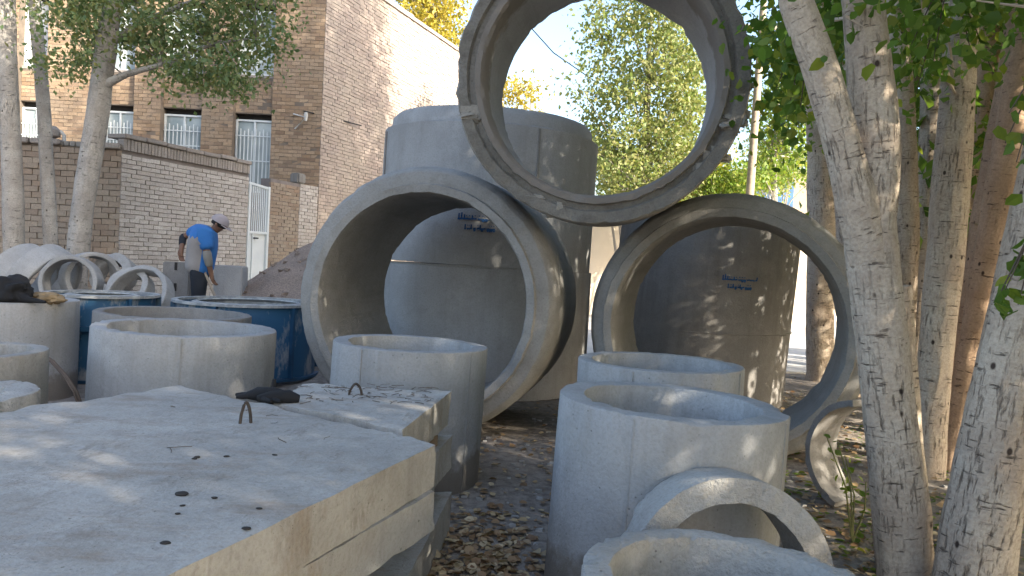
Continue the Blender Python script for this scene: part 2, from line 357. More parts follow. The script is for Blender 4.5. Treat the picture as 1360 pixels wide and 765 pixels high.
# --- yard wall, front run facing the camera
YU = Vector((-1, -.05, 0)).normalized(); YN = Vector((.05, -1, 0)).normalized(); LY = 7.0
zy = topz+.02
yf = empty('yard_wall', YC+YU*.9, 'brown brick yard wall with broken concrete coping behind the leaning trunks', 'wall')
MB().box(YC+YU*(LY/2+.02)-YN*.16+Vector((0, 0, zy/2)), (LY, .28, zy), frame(YU, YN)).build('wall_core', M['mortar'], yf)
bricks(yf, YC+YU*LY-YN*.004, -YU, YN, LY, .1, zy, .098, .235, 'brick_yard', indiv=lambda c: inframe(c) and px_of(c)[1] < 360)
for k in range(14):
    a = LY*k/14+.01; b = LY*(k+1)/14-.012
    if k == 1: continue
    MB().box(YC+YU*((a+b)/2)-YN*(.12+random.uniform(-.02, .02))+Vector((0, 0, zy+.05+.004*k+random.uniform(-.02, .02))), (b-a, .42, .09), frame(YU, YN)).build('coping_slab', M['coping'], yf, bevel=.014)
lump = MB()
for k in range(5): lump.box(YC+YU*(.62+.1*k)-YN*.1+Vector((0, 0, zy+.035)), (.09, .22, .07+.03*random.random()), frame(YU, YN))
lump.build('broken_coping', M['concrete_dark'], yf, bevel=.01)
# --- gate
zg = z_at(342, 246); zb = .32
gt = empty('gate', YC+AU*(sG0+.3)+Vector((0, 0, zb)), 'white steel gate with vertical bars above a plain panel', 'gate')
gl = sG1-sG0; zmid = z_at(342, 309)
def gbar(a, z0, b, z1, w, name, off=0, dpt=.04): return MB().bar(YC+AU*(sG0+a)+AN*off+Vector((0, 0, z0)), YC+AU*(sG0+b)+AN*off+Vector((0, 0, z1)), w, dpt, AN).build(name, M['white_metal'], gt)
gbar(.03, zb, .03, zg, .06, 'gate_post', 0, .06); gbar(gl-.03, zb, gl-.03, zg, .06, 'gate_post', 0, .06)
gbar(0, zg+.02, gl, zg-.04, .05, 'top_rail'); gbar(.06, zmid, gl-.06, zmid, .05, 'middle_rail')
for k in range(9):
    a = .09+(gl-.18)*k/8; gbar(a, zmid, a, zg, .022, 'bar', -.01, .022)
MB().box(YC+AU*(sG0+gl/2)-AN*.03+Vector((0, 0, (zb+zmid)/2)), (gl-.12, .012, zmid-zb-.05), frame(AU, AN)).build('panel', M['white_metal'], gt)
gbar(.2, zb, .2, zmid, .03, 'stile', -.005, .02)
MB().box(YC+AU*(sG0+.27)+AN*.02+Vector((0, 0, zmid-.12)), (.12, .05, .03), frame(AU, AN)).build('handle', M['wire'], gt)
# --- low wall between gate and house
lw = empty('low_wall', YC+AU*(sG1+.5), 'low patched brick wall between the gate and the corner of the house', 'wall')
zl = z_at(390, 243); LL = sC-sG1
MB().box(YC+AU*(sG1+LL/2+.02)-AN*.14+Vector((0, 0, zl/2)), (LL-.04, .26, zl), frame(AU, AN)).build('wall_core', M['mortar_pale'], lw)
bricks(lw, YC+AU*(sG1+.02), AU, AN, LL*.58, .1, zl, .08, .21, 'brick_yard', indiv=lambda c: inframe(c) and px_of(c)[1] < 340)
bricks(lw, YC+AU*(sG1+.02+LL*.58), AU, AN, LL*.42-.05, .1, zl+.08, .08, .21, 'brick_white')
MB().box(YC+AU*(sG1+LL*.62)-AN*.1+Vector((0, 0, zl+.13)), (.3, .25, .24), frame(AU, AN)).build('broken_block', M['concrete_dark'], lw, bevel=.03)
# --- house
FU = Vector((-1, -.02, 0)).normalized(); FN = Vector((.02, -1, 0)).normalized()
hs = empty('brick_house', CORN-AN*3+Vector((0, 0, 0)), 'two storey brown brick house with barred windows and a mauve painted side wall', 'house')
HH = 8.7; LF = 12.0; LG = 12.0
def fs(px): return on_line(px, CORN, FU)
def fz(px, py): return z_at(px, py, CORN, FU)
bays = [(fs(355), fs(304)), (fs(262), fs(208)), (fs(172), fs(126)), (fs(56), fs(18))]
REC = .14
# piers stand proud of the recessed bays
edges = [0]+[e for b in bays for e in b]+[LF]; piers = [(edges[i], edges[i+1]) for i in range(0, len(edges), 2)]
for a, b in piers:
    MB().box(CORN+FU*((a+b)/2)-FN*.17+Vector((0, 0, HH/2)), (b-a, .34, HH), frame(FU, FN)).build('pier', M['mortar'], hs)
wins = []
for i, (a, b) in enumerate(bays):
    pxl = [355, 262, 172, 56][i]; zt = fz(pxl, [151, 144, 139, 134][i]); zbm = zt-([1.9, 1.45, 1.35, 1.3][i])
    zu = fz(pxl, [99, 96, 92, 87][i]); zut = zu+1.7
    wins.append([(a, b, zbm, zt), (a, b, zu, zut)])
    for (p, q) in ((0, zbm), (zt, zu), (zut, HH)):
        MB().box(CORN+FU*((a+b)/2)-FN*(REC+.12)+Vector((0, 0, (p+q)/2)), (b-a-.004, .24, q-p), frame(FU, FN)).build('spandrel', M['mortar'], hs)
first = [260]
def pick(c):
    x, y = px_of(c); return 185 < x < 425 and 95 < y < 250
cnt = 0
for j, (a, b) in enumerate(piers):
    bricks(hs, CORN+FU*b-FN*.002, -FU, FN, b-a, 1.9 if j else 1.9, HH, .088, .215, 'brick_brown', indiv=pick if j < 3 else None, limit=[110, 80, 60, 0, 0][min(j, 4)])
for i, (a, b) in enumerate(bays):
    (_, _, z0, z1), (_, _, z2, z3) = wins[i]
    for (p, q) in ((1.9, z0), (z1+.02, z2-.06), (z3, HH)):
        if q-p > .1: bricks(hs, CORN+FU*b-FN*(REC+.002), -FU, FN, b-a, p, q, .088, .215, 'brick_brown', indiv=pick if i < 2 and p == z1+.02 else None, limit=25)
def window(a, b, z0, z1, bars, curtain):
    dep = REC+.10; P = lambda s, z, o=0: CORN+FU*s-FN*(dep+o)+Vector((0, 0, z))
    shade_h = .13
    MB().box(P((a+b)/2, z1-shade_h/2, .10), (b-a, .06, shade_h), frame(FU, FN)).build('lintel_or_shade', M['dark_gap'], hs)  # dark strip paints the deep shadow over the window head
    z1 = z1-shade_h; w = MB(); t = .045
    for q in (a+t/2, b-t/2, (a+b)/2): w.bar(P(q, z0), P(q, z1), t, .05, FN)
    for q in (z0+t/2, z1-t/2): w.bar(P(a+t, q, -.003), P(b-t, q, -.003), t, .05, FN)
    wo_ = w.build('window', M['white_metal'], hs)
    for (p, q) in ((a+t, (a+b)/2-t/2), ((a+b)/2+t/2, b-t)):
        MB().box(P((p+q)/2, (z0+z1)/2, .02), (q-p, .008, z1-z0-2*t), frame(FU, FN)).build('pane', M['curtain' if curtain else 'glass'], wo_)
    if bars:
        n = 10; zt = z1-.28
        for k in range(n):
            s_ = a+.05+(b-a-.1)*k/(n-1); MB().bar(P(s_, z0, -.07), P(s_, zt+(.0 if k % 2 else .05), -.07), .02, .02, FN).build('bar', M['white_metal'], wo_)
        for zz in (z0+.12, z0+.45*(zt-z0)+.1, zt-.12): MB().bar(P(a+.02, zz, -.085), P(b-.02, zz, -.085), .022, .012, FN).build('rail', M['white_metal'], wo_)
    MB().box(P((a+b)/2, z0-.03, -.03), (b-a, .16, .06), frame(FU, FN)).build('sill', M['coping'], wo_)
for i, (l, u_) in enumerate(wins):
    window(*l, True, False); window(*u_, False, i == 3)
# gable: core and painted brick skin, far half plastered
GZ = lambda s: 8.75-.035*s
MB().box(CORN+AU*(LG/2)-AN*.17+Vector((0, 0, 4.2)), (LG, .30, 8.4), frame(AU, AN)).build('gable_wall', M['mortar_pale'], hs)
bricks(hs, CORN, AU, AN, LG, 1.2, 8.6, .085, .21, 'brick_mauve', proud=.008, top=GZ)
MB().box(CORN+AU*(LG/2)-AN*.15+Vector((0, 0, 8.47)), (LG+.1, .42, .1), frame(AU, AN)).build('parapet', M['coping'], hs)
MB().add([CORN+Vector((0, 0, 8.42))-AN*.02, CORN+FU*LF+Vector((0, 0, 8.42)), CORN+FU*LF+AU*LG+Vector((0, 0, 8.42)), CORN+AU*LG+Vector((0, 0, 8.42))-AN*.02,
          CORN+Vector((0, 0, 8.3))-AN*.02, CORN+FU*LF+Vector((0, 0, 8.3)), CORN+FU*LF+AU*LG+Vector((0, 0, 8.3)), CORN+AU*LG+Vector((0, 0, 8.3))-AN*.02], BOXF).build('roof', M['concrete_far'], hs)
# wall bracket with insulator and cable stub at the corner
bp = CORN+FU*.32+FN*.02; bz = fz(405, 158)
wb = empty('wall_bracket', bp+Vector((0, 0, bz)), 'small cable bracket with white insulator on the corner of the brick house', 'bracket')
MB().tube([bp+Vector((0, 0, bz+.1))+FU*.35, bp+Vector((0, 0, bz))+FN*.2, bp+Vector((0, 0, bz-.25))+FU*.3], .02, 6).build('arm', M['bone'], wb)
MB().tube([bp+Vector((0, 0, bz+.12))+FN*.2, bp+Vector((0, 0, bz+.05))+FN*.2, bp+Vector((0, 0, bz-.08))+FN*.2], [.03, .05, .03], 10).build('insulator', M['bone'], wb, 40)
MB().tube([bp+Vector((0, 0, bz+.18))+FU*.1, bp+FN*.2+Vector((0, 0, bz+.14)), CORN+AN*.12+AU*1.6+Vector((0, 0, bz+.16))], .017, 6).build('cable', M['wire'], wb)
# gas regulator by the wall top
gp = YC+YU*1.18-YN*.12+Vector((0, 0, zy))
gr = empty('gas_regulator', gp, 'small pale gas regulator with bent pipes standing on the yard wall', 'regulator')
MB().tube([gp+Vector((.16, 0, -.1)), gp+Vector((.16, 0, .18)), gp+Vector((.1, 0, .24)), gp+Vector((-.02, 0, .24))], .03, 8).build('pipe', M['bone'], gr, 40)
MB().tube([gp+Vector((-.02, -.03, .32)), gp+Vector((-.02, -.03, .26)), gp+Vector((-.02, -.03, .16)), gp+Vector((-.02, -.03, .12))], [.06, .12, .12, .05], 12).build('body', M['coping'], gr, 40)
MB().tube([gp+Vector((-.02, -.03, .16)), gp+Vector((-.02, -.03, -.1))], .03, 8).build('pipe', M['bone'], gr, 40)

# ------------------------------------------------------------------ far side of the street
fwl = empty('street_wall', (5, 23, 0), 'sunlit cream plastered wall across the street', 'wall')
MB().box((6.0, 23.2, 1.45), (14, .3, 2.9)).build('wall_core', M['plaster_cream'], fwl, bevel=.02)
MB().box((6.0, 23.18, 2.95), (14.1, .44, .1)).build('coping', M['coping'], fwl, bevel=.02)
fh = empty('far_house', (12.5, 33, 0), 'distant tan brick house with a blue double door', 'house')
hp = pt(1040, 245, 33)
MB().box((hp.x+2, 34.5, 2.9), (7.5, 3, 6.4)).build('wall', M['brick_yard'], fh)
for sx in (-.42, .42): MB().box((hp.x+sx-.35, 32.98, hp.z-.3), (.8, .06, 2.3)).build('door', M['door_blue'], fh, bevel=.01)
MB().box((hp.x-.35, 32.95, hp.z+.95), (2.0, .1, .14)).build('lintel_or_shade', M['white_metal'], fh)
MB().box((hp.x-.35, 32.2, hp.z-3.0), (4, 1.6, 3.1)).build('terrace', M['plaster_cream'], fh)
pp = pt(994, 250, 19)
up_ = empty('utility_pole', (pp.x, 19, 0), 'slim wooden utility pole standing across the street', 'pole')
MB().tube([(pp.x, 19, -.2), (pp.x+.05, 19, 4), (pp.x+.1, 19, 8.5)], [.11, .1, .08], 10).build('pole', M['pole_wood'], up_, 40)
MB().bar((pp.x-.6, 19, 7.6), (pp.x+.8, 19, 7.6), .09).build('crossarm', M['pole_wood'], up_)
wp = [pt(600, -140, 18), pt(690, 20, 19), pt(735, 70, 20), pt(790, 108, 21), pt(900, 150, 22), pt(990, 170, 24)]
tag(MB().tube(wp, .014, 6).build('overhead_wire', M['wire'], origin=wp[2]), 'thin dark overhead wire sagging across the sky', 'wire')
brw = empty('street_wall', (9.5, 13, 0), 'tan brick garden wall behind the row of poplars', 'wall')
bo = Vector((6.6, 13.2, 0)); bu = Vector((.9, -.436, 0)).normalized(); bn = Vector((-.436, -.9, 0)).normalized()
MB().box(bo+bu*4-bn*.16+Vector((0, 0, 1.75)), (8, .3, 3.5), frame(bu, bn)).build('wall_core', M['mortar'], brw)
bricks(brw, bo, bu, bn, 8, 0, 3.5, .09, .22, 'brick_yard')

# ------------------------------------------------------------------ turned concrete
def lathe(name, prof, segs=112, chip=.012, wob=.004, seed=0., arc=(0, 2*math.pi), groove=()):
    """prof: closed list of (radius, height, edge weight); chipped and slightly out of round"""
    full = abs(arc[1]-arc[0]-2*math.pi) < 1e-4; n = segs if full else segs+1; V = []; Fc = []; mi = []; k = len(prof)
    for i in range(n):
        a = arc[0]+(arc[1]-arc[0])*i/segs; ca, sa = math.cos(a), math.sin(a)
        for (r, z, e) in prof:
            w = wob*nz(ca*1.3+seed, sa*1.3, z, 1.5); dr = dz = 0
            if e:
                q = nz(ca*r*9+seed, sa*r*9, z*3+seed)+.6*nz(ca*r*28, sa*r*28+seed, z*9)
                c_ = chip*e*(max(0, q-.10)*1.6+.25*q); mr = sum(p[0] for p in prof)/k; mz = sum(p[1] for p in prof)/k
                dr = -math.copysign(c_, r-mr)*.8; dz = -math.copysign(c_, z-mz)*.8
            rr = r+w+dr; V.append((rr*ca, rr*sa, z+dz+.6*w*(1 if e else 0)))
    for i in range(segs):
        i2 = (i+1) % n
        for j in range(k):
            j2 = (j+1) % k; Fc.append((i*k+j, i2*k+j, i2*k+j2, i*k+j2)); mi.append(1 if j in groove else 0)
    me = pd(name, V, Fc)
    if not full:
        bm = bmesh.new(); bm.from_mesh(me); bm.verts.ensure_lookup_table()
        bm.faces.new([bm.verts[j] for j in range(k)][::-1]); bm.faces.new([bm.verts[segs*k+j] for j in range(k)]); mi += [0, 0]
        bmesh.ops.recalc_face_normals(bm, faces=bm.faces); bm.to_mesh(me); bm.free()
    else: me.polygons.foreach_set('material_index', np.array(mi, dtype=np.int32))
    return smooth(me, 40)
def ring_prof(ro, ri, h, top=1.0):
    b = .0045; zs = [h*q for q in (.04, .25, .5, .75)]
    return [(ro, 0, 1)]+[(ro, z, 0) for z in zs]+[(ro, h-b*1.6, 1), (ro-b, h, 1), (ro*.66+ri*.34, h+.002, .35*top), (ro*.33+ri*.67, h+.001, .35*top), (ri+b, h, 1), (ri, h-b*1.6, 1)]+[(ri, z, 0) for z in zs[::-1]]+[(ri, 0, 1)]
def ring(px, py, wpx, Y, wall, label, group=None, mat='concrete_pale', tilt=(0, 0), chip=.012, sink=.02):
    c = pt(px, py, Y); ro = wpx*Y/F/2; z0 = g(c.x, Y)-sink; h = c.z-z0
    print('ring', label[:30], 'D %.2f h %.2f at %.2f %.2f' % (2*ro, h, c.x, Y))
    o = obj('concrete_ring', lathe('concrete_ring', ring_prof(ro, ro-wall, h), 112, chip, .006, px*.37), M[mat], None, (c.x, Y, z0), (R(tilt[0]), R(tilt[1]), random.uniform(0, 6) if tilt == (0, 0) else 0))
    for a in ((-118, -35) if px > 500 else (-70,)):
        q = R(a)-o.rotation_euler.z; p = Vector((math.cos(q)*(ro+.001), math.sin(q)*(ro+.001), 0)); sm_ = MB().bar(p+Vector((0, 0, .02)), p+Vector((0, 0, h-.012)), .007, .007, p.normalized()).build('form_seam', M[mat]); sm_.parent = o
    return tag(o, label, 'concrete ring', group)
ring(542, 455, 204, 5.0, .10, 'tall concrete ring pressed between the slab stack and the big left pipe', tilt=(0, 1.2))
ring(876, 480, 217, 4.5, .085, 'concrete ring between the big right pipe and a taller smooth ring')
ring(884, 531, 300, 3.36, .115, 'tall smooth bluish concrete ring with a small ring propped against it', tilt=(0, 1.6))
ring(968, 772, 408, 2.07, .085, 'rough rimmed concrete ring in front of the small upright ring', mat='concrete_rough', chip=.022, tilt=(0, 1.5))
ring(245, 434, 229, 5.6, .105, 'wide dappled concrete ring behind the stacked slabs', chip=.018, tilt=(0, 1.4))
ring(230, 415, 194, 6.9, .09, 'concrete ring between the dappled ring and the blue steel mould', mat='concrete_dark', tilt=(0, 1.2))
ring(16, 397, 158, 7.0, .10, 'concrete ring carrying a black bag on its rim')
ring(-45, 464, 190, 4.75, .09, 'grey concrete ring standing beside the ring with the black bag', mat='concrete_pipe')
ring(-62, 519, 200, 4.0, .17, 'low crumbling concrete ring with a rough white top beside the slabs', mat='concrete_rough', chip=.035)

# big pipes: built along +Z, then laid so that the socket end faces the camera
def pipe_prof(Ro, Ri, L, style):
    if style == 'A': f = [(Ri, .05, .4), (Ri+.012, .008, 1), (Ri+.075, 0, .9), (Ri+.085, .042, .8), (Ro-.06, .046, .8), (Ro-.045, .055, .8), (Ro, .15, .8)]
    else: f = [(Ri, .03, .6), (Ri+.02, .0, 1), (Ri+.06, .0, 1), (Ri+.07, .035, .7), (Ro-.105, .04, .7), (Ro-.09, .005, 1.0), (Ro-.012, 0, 1.2), (Ro, .02, 1.2)]
    bk = [(Ro, L*q, 0) for q in (.3, .5, .7)]+[(Ro, L-.13, .6), (Ro-.06, L-.11, .6), (Ro-.07, L, 1), (Ri, L, 1)]+[(Ri, L*q, 0) for q in (.75, .5, .25)]
    return f+bk
def laid_pipe(c, Ro, Ri, L, yaw, label, style, mat, seed, chip=.012, pitch=0, bore=None):
    gr_ = (3, 4, 5) if style == 'C' else ()
    o = obj('concrete_pipe', lathe('concrete_pipe', pipe_prof(Ro, Ri, L, style), 144, chip, .006, seed, groove=gr_), [M[mat], M['concrete_joint'], M[bore or mat]], None, c)
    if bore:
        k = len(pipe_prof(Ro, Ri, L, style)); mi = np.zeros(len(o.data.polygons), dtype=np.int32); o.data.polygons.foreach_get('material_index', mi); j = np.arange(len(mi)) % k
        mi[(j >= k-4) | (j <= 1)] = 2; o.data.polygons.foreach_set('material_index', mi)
    o.rotation_euler = Matrix.Rotation(-R(yaw), 4, 'Z').to_3x3().to_4x4().to_euler()
    o.matrix_basis = Matrix.Translation(c) @ Matrix.Rotation(-R(yaw), 4, 'Z') @ Matrix.Rotation(-math.pi/2+R(pitch), 4, 'X')
    return tag(o, label, 'concrete pipe', 'large concrete pipes stacked in a pyramid')
def on_ground(px, py, Y): return pt(px, py, Y)
RO = 1.05
cA = pt(556, 401, 6.2); cB = pt(961, 440, 5.93); cC = pt(796, 101, 5.5)
print('A', cA, 'B', cB, 'C', cC, 'AC', (Vector((cA.x, cA.z))-Vector((cC.x, cC.z))).length, 'BC', (Vector((cB.x, cB.z))-Vector((cC.x, cC.z))).length)
pA = laid_pipe(cA, RO+.075, .885, 1.48, 12, 'big concrete pipe with pale chamfered end at the foot of the upright stack', 'A', 'concrete_pipe', 1.3)
pB = laid_pipe(cB, RO+.045, .885, 1.02, 19, 'big concrete pipe lying beside the poplars with a lettered pipe seen through it', 'A', 'concrete_pipe', 7.7)
pC = laid_pipe(cC, RO+.015, .85, .97, 8, 'big concrete pipe with dark stained ragged rim resting on two others', 'C', 'concrete_weathered', 4.1, .016, 2.0, 'concrete_pale')  # paler bore material stands in for light bounced in from the street
# mortar lumps broken on the rim of the top pipe
random.seed(21)
for (ang, n_) in ((-10, 4), (-18, 5), (-26, 5), (-34, 3), (205, 3), (250, 3)):
    for k in range(n_):
        lm = MB()
        a = R(ang+random.uniform(-9, 9)); rr = random.uniform(.96, 1.06) if ang < 0 else random.uniform(.95, 1.02); q = Vector((rr*math.cos(a), -rr*math.sin(a), random.uniform(.02, .08)))
        q = wm(pC) @ q; bmv = [v for v in box_v(q, (random.uniform(.05, .16), random.uniform(.05, .09), random.uniform(.04, .1)))]
        lm.add([v+Vector((random.uniform(-.03, .03) for _ in range(3))) for v in bmv], BOXF)
        lm.build('mortar_lump', M['concrete_weathered'], pC, 60, bevel=.02)

def upright_prof(ro, ri, h, lip):
    pr = [(ro, 0, .6), (ro, h*.25, 0), (ro, h*.5, 0), (ro, h*.75, 0)]
    if lip and lip > 0: pr += [(ro, h-lip, .6), (ro-.07, h-lip+.02, .5), (ro-.085, h-.05, .3), (ro-.13, h, .6)]
    elif lip == 0: pr += [(ro, h-.02, .8), (ro-.02, h, .8)]
    else: pr += [(ro, h-.022, .4), (ro-.035, h-.022, 0), (ro-.035, h, 0)]
    return pr+[(ri, h, .6), (ri, h*.5, 0), (ri, 0, .6)]
def stroke_text(parent, c, ro, ang, z, rows, mat):
    """hand-sprayed two-line cursive marking following the curved wall"""
    rd = random.Random(31)
    for (dz, w, hgt, nstk) in rows:
        mb = MB()
        def P(s_, zz): a = ang+s_/ro; return Vector((c.x+(ro+.006)*math.cos(a), c.y+(ro+.006)*math.sin(a), z+dz+zz))
        def st(a, b, wd):
            p, q = P(*a), P(*b); mb.bar(p, q, wd, .004, Vector((p.x-c.x, p.y-c.y, 0)).normalized())
        t = -w/2
        while t < w/2:
            gw = rd.uniform(.05, .10)*w; st((t, 0), (min(t+gw*1.1, w/2+.02), rd.uniform(-.12, .12)*hgt), hgt*.30)
            k = rd.random()
            if k < .45: st((t+gw*.5, 0), (t+gw*.6, hgt*rd.uniform(.5, 1.1)), hgt*.24)
            elif k < .75: st((t+gw*.2, 0), (t+gw*.5, -hgt*.45), hgt*.24); st((t+gw*.5, -hgt*.45), (t+gw, -hgt*.1), hgt*.22)
            if rd.random() < .5: st((t+gw*.3, hgt*.55), (t+gw*.65, hgt*.55), hgt*.2)
            t += gw*rd.choice((1, 1, 1.5))
        mb.build('lettering', M[mat], parent)
# stack of two upright pipes behind
RD = 280*9.15/F/2; cD = pt(650, 250, 9.15); cD.z = 0
zj = pt(600, 352, 7.9).z; zt = pt(645, 139, 8.0).z
dl = tag(obj('concrete_pipe', lathe('concrete_pipe', upright_prof(RD, RD-.16, zj+.004, None), 128, .012, .006, 3.), M['concrete_far2'], None, (cD.x, cD.y, 0)), 'wide upright concrete pipe carrying another, seen through the big left pipe', 'concrete pipe')
du = tag(obj('concrete_pipe', lathe('concrete_pipe', upright_prof(RD-.005, RD-.16, zt-zj-.01, .19), 128, .012, .006, 9.), M['concrete_far2'], None, (cD.x-.02, cD.y, zj+.003), (0, R(1.0), 0)), 'wide upright concrete pipe with stepped lip standing on another pipe', 'concrete pipe')
for a in (-158, -65):
    q = R(a); p = Vector((cD.x+(RD+.002)*math.cos(q), cD.y+(RD+.002)*math.sin(q), 0)); MB().bar(p+Vector((0, 0, zj+.05)), p+Vector((0, 0, zt-.22)), .02, .02, Vector((math.cos(q), math.sin(q), 0))).build('form_seam', M['concrete_dark'], du)
stroke_text(du, cD, RD, R(-92), pt(640, 298, 7.9).z, ((.05, .45, .06, 6), (-.05, .3, .06, 4)), 'paint_blue')
# upright pipe seen through the right one
cE = pt(939, 300, 9.0); hE = pt(939, 285, 8).z
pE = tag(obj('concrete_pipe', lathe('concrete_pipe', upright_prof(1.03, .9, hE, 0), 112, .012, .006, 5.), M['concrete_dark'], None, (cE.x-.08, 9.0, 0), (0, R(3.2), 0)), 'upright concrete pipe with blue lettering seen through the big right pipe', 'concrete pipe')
tz = pt(957, 375, 8.0).z; stroke_text(pE, Vector((cE.x-.06+.1, 9.0, 0)), 1.03, R(-86), tz, ((.035, .36, .05, 7), (-.045, .24, .05, 5)), 'paint_blue')
qs = 64; sv = MB().tube([(cE.x-.06+.035+1.032*math.cos(2*math.pi*i/qs), 9.0+1.032*math.sin(2*math.pi*i/qs), pt(957, 443, 8).z) for i in range(33, 63)], .006, 5); sv.build('form_seam', M['concrete_dark'], pE)

# small ring on edge, and the broken shell by the trunk
c = pt(972, 760, 2.62); rr = 143*2.62/F
o = obj('concrete_ring', lathe('concrete_ring', ring_prof(rr, rr-.09, .22), 96, .016, .004, 2.2), M['concrete_rough'])
o.matrix_basis = Matrix.Translation((c.x, 2.60, rr+.0)) @ Matrix.Rotation(R(4), 4, 'Z') @ Matrix.Rotation(-math.pi/2-R(5), 4, 'X'); tag(o, 'small concrete ring standing on edge against the tall smooth ring', 'concrete ring')
o = obj('ring_fragment', lathe('ring_fragment', ring_prof(.36, .32, .30), 60, .02, .004, 6.1, arc=(R(112), R(262))), M['concrete_dark'])
o.matrix_basis = Matrix.Translation((pt(1138, 600, 4.6).x, 4.6, .36)) @ Matrix.Rotation(-R(56), 4, 'Z') @ Matrix.Rotation(-math.pi/2, 4, 'X'); tag(o, 'broken curved concrete shell leaning behind the forked poplar', 'ring fragment')

# ------------------------------------------------------------------ blue steel moulds
def mould(px, py, wpx, Y, label):
    c = pt(px, py, Y); ro = wpx*Y/F/2; z0 = g(c.x, Y)-.02; h = c.z-z0; base = Vector((c.x, Y, z0)); print('mould', 2*ro, h, base)
    e = empty('steel_mould', base, label, 'steel mould', 'blue steel moulds for casting rings')
    def L(name, prof, mat, par=e): o_ = obj(name, lathe(name, prof, 96, 0, .003, px), M[mat], None, base); adopt(o_, par); return o_
    rb = ro-.045
    sh = L('outer_shell', [(rb, 0, 0), (rb, h*.5, 0), (rb, h-.03, 0), (rb-.012, h-.03, 0), (rb-.012, h*.5, 0), (rb-.012, 0, 0)], 'steel_splashed')
    L('top_flange', [(ro, h-.028, 0), (ro, h, 0), (rb-.02, h, 0), (rb-.02, h-.028, 0)], 'steel_worn')
    L('bottom_flange', [(ro, 0, 0), (ro, .03, 0), (rb+.002, .03, 0), (rb+.002, 0, 0)], 'steel_blue')
    ri = rb-.16
    L('inner_shell', [(ri, 0, 0), (ri, h-.02, 0), (ri-.05, h-.005, 0), (ri-.06, h-.02, 0), (ri-.014, h-.05, 0), (ri-.014, 0, 0)], 'steel_worn')
    for k in range(6):
        a = R(60*k+25); p = base+Vector((math.cos(a)*(rb+.02), math.sin(a)*(rb+.02), 0)); MB().bar(p+Vector((0, 0, .03)), p+Vector((0, 0, h-.03)), .03, .06, Vector((math.cos(a), math.sin(a), 0))).build('stiffener', M['steel_blue'], sh)
    a = R(-80); p = base+Vector((math.cos(a)*(rb+.03), math.sin(a)*(rb+.03), h*.62)); MB().bar(p-Vector((.12, 0, 0)), p+Vector((.12, 0, 0)), .05, .05).build('clamp', M['steel_blue'], sh)
    return e
mould(137, 389, 140, 8.2, 'blue steel ring mould with pale splashes beside the broken rings')
mould(330, 399, 188, 8.55, 'blue steel ring mould standing before the labourer and sand heap')

# ------------------------------------------------------------------ slabs
def slab(pts, z, t, label, mat='concrete_slab', seed=0, dz=(0, 0, 0, 0), nu=36, nv=30):
    P = [Vector((p[0], p[1], z+d)) for p, d in zip(pts, dz)]; ctr = sum(P, Vector())/4; ctr.z = z-t
    def S(u, v, w):
        p = P[0]*(1-u)*(1-v)+P[1]*u*(1-v)+P[2]*u*v+P[3]*(1-u)*v; p = p-Vector((0, 0, t*(1-w)))
        e = min(u, 1-u)*3 < .02 or min(v, 1-v)*3 < .02
        q = nz(p.x+seed, p.y, p.z, 6)*.011+nz(p.x, p.y+seed, p.z, 22)*.008
        ou = Vector((p.x-ctr.x, p.y-ctr.y, 0)).normalized()
        if e:
            p = p+ou*(q*(1.6 if w < .5 else 1)); rag = max(0, nz(p.x+seed, p.y, 2, 9)-.1)*.03
            p.z += (q*.8-rag*.35 if w > .5 else q*1.3+(abs(nz(p.x, p.y, seed, 14))-.15)*.018)
        elif w > .99: p.z += .0025*nz(p.x, p.y, seed, 3)
        return p-ctr
    bm = bmesh.new(); cache = {}
    def vert(i, j, k):
        key = (i, j, k)
        if key not in cache: cache[key] = bm.verts.new(S(i/nu, j/nv, k/3))
        return cache[key]
    for i in range(nu):
        for j in range(nv):
            for k in (0, 3): bm.faces.new([vert(i, j, k), vert(i+1, j, k), vert(i+1, j+1, k), vert(i, j+1, k)])
    for k in range(3):
        for i in range(nu):
            for j in (0, nv): bm.faces.new([vert(i, j, k), vert(i+1, j, k), vert(i+1, j, k+1), vert(i, j, k+1)])
        for j in range(nv):
            for i in (0, nu): bm.faces.new([vert(i, j, k), vert(i, j+1, k), vert(i, j+1, k+1), vert(i, j, k+1)])
    bmesh.ops.recalc_face_normals(bm, faces=bm.faces); me = bpy.data.meshes.new('concrete_slab'); bm.to_mesh(me); bm.free(); smooth(me, 32)
    return tag(obj('concrete_slab', me, M[mat], None, ctr), label, 'concrete slab')
ZT = .75
pb = ptz(240, 512, ZT); pr_ = ptz(579, 590, ZT); pf = ptz(222, 765, ZT); pl = ptz(0, 547, ZT)
dr = (pf-pr_).normalized(); dl_ = (pl-pb).normalized(); Ls = 2.25
q0, q1 = pb, pr_; q2 = pr_+dr*Ls; q3 = pb+dl_*Ls
print('slab', q0, q1, q2, q3)
S1 = slab([q0, q1, q2, q3], ZT, .165, 'largest concrete slab on top of the stack with a wire lifting loop', seed=1.)
s2 = [ptz(402, 510, .745), ptz(599, 520, .745), None, None]
s2[2] = q1+(q0-q1)*.16+Vector((.06, .09, 0)); s2[3] = q1+(q0-q1)*.62+Vector((.04, .06, 0))
S2 = slab(s2, .745, .17, 'littered concrete slab with black gloves, behind the largest slab', seed=5.)
off = (q1-q0).normalized()
slab([q0-off*.05, q1+off*.02+dr*.04, q2-off*.05, q3], ZT-.165-.004, .15, 'second concrete slab down, directly under the largest slab', seed=9.)
e2 = [s2[0]+Vector((-.02, .02, 0)), s2[1]+Vector((.015, .01, 0)), s2[2]+Vector((.02, -.0, 0)), s2[3]]
slab(e2, .505, .18, 'concrete slab under the littered slab, held apart by a thin gap', seed=13.)
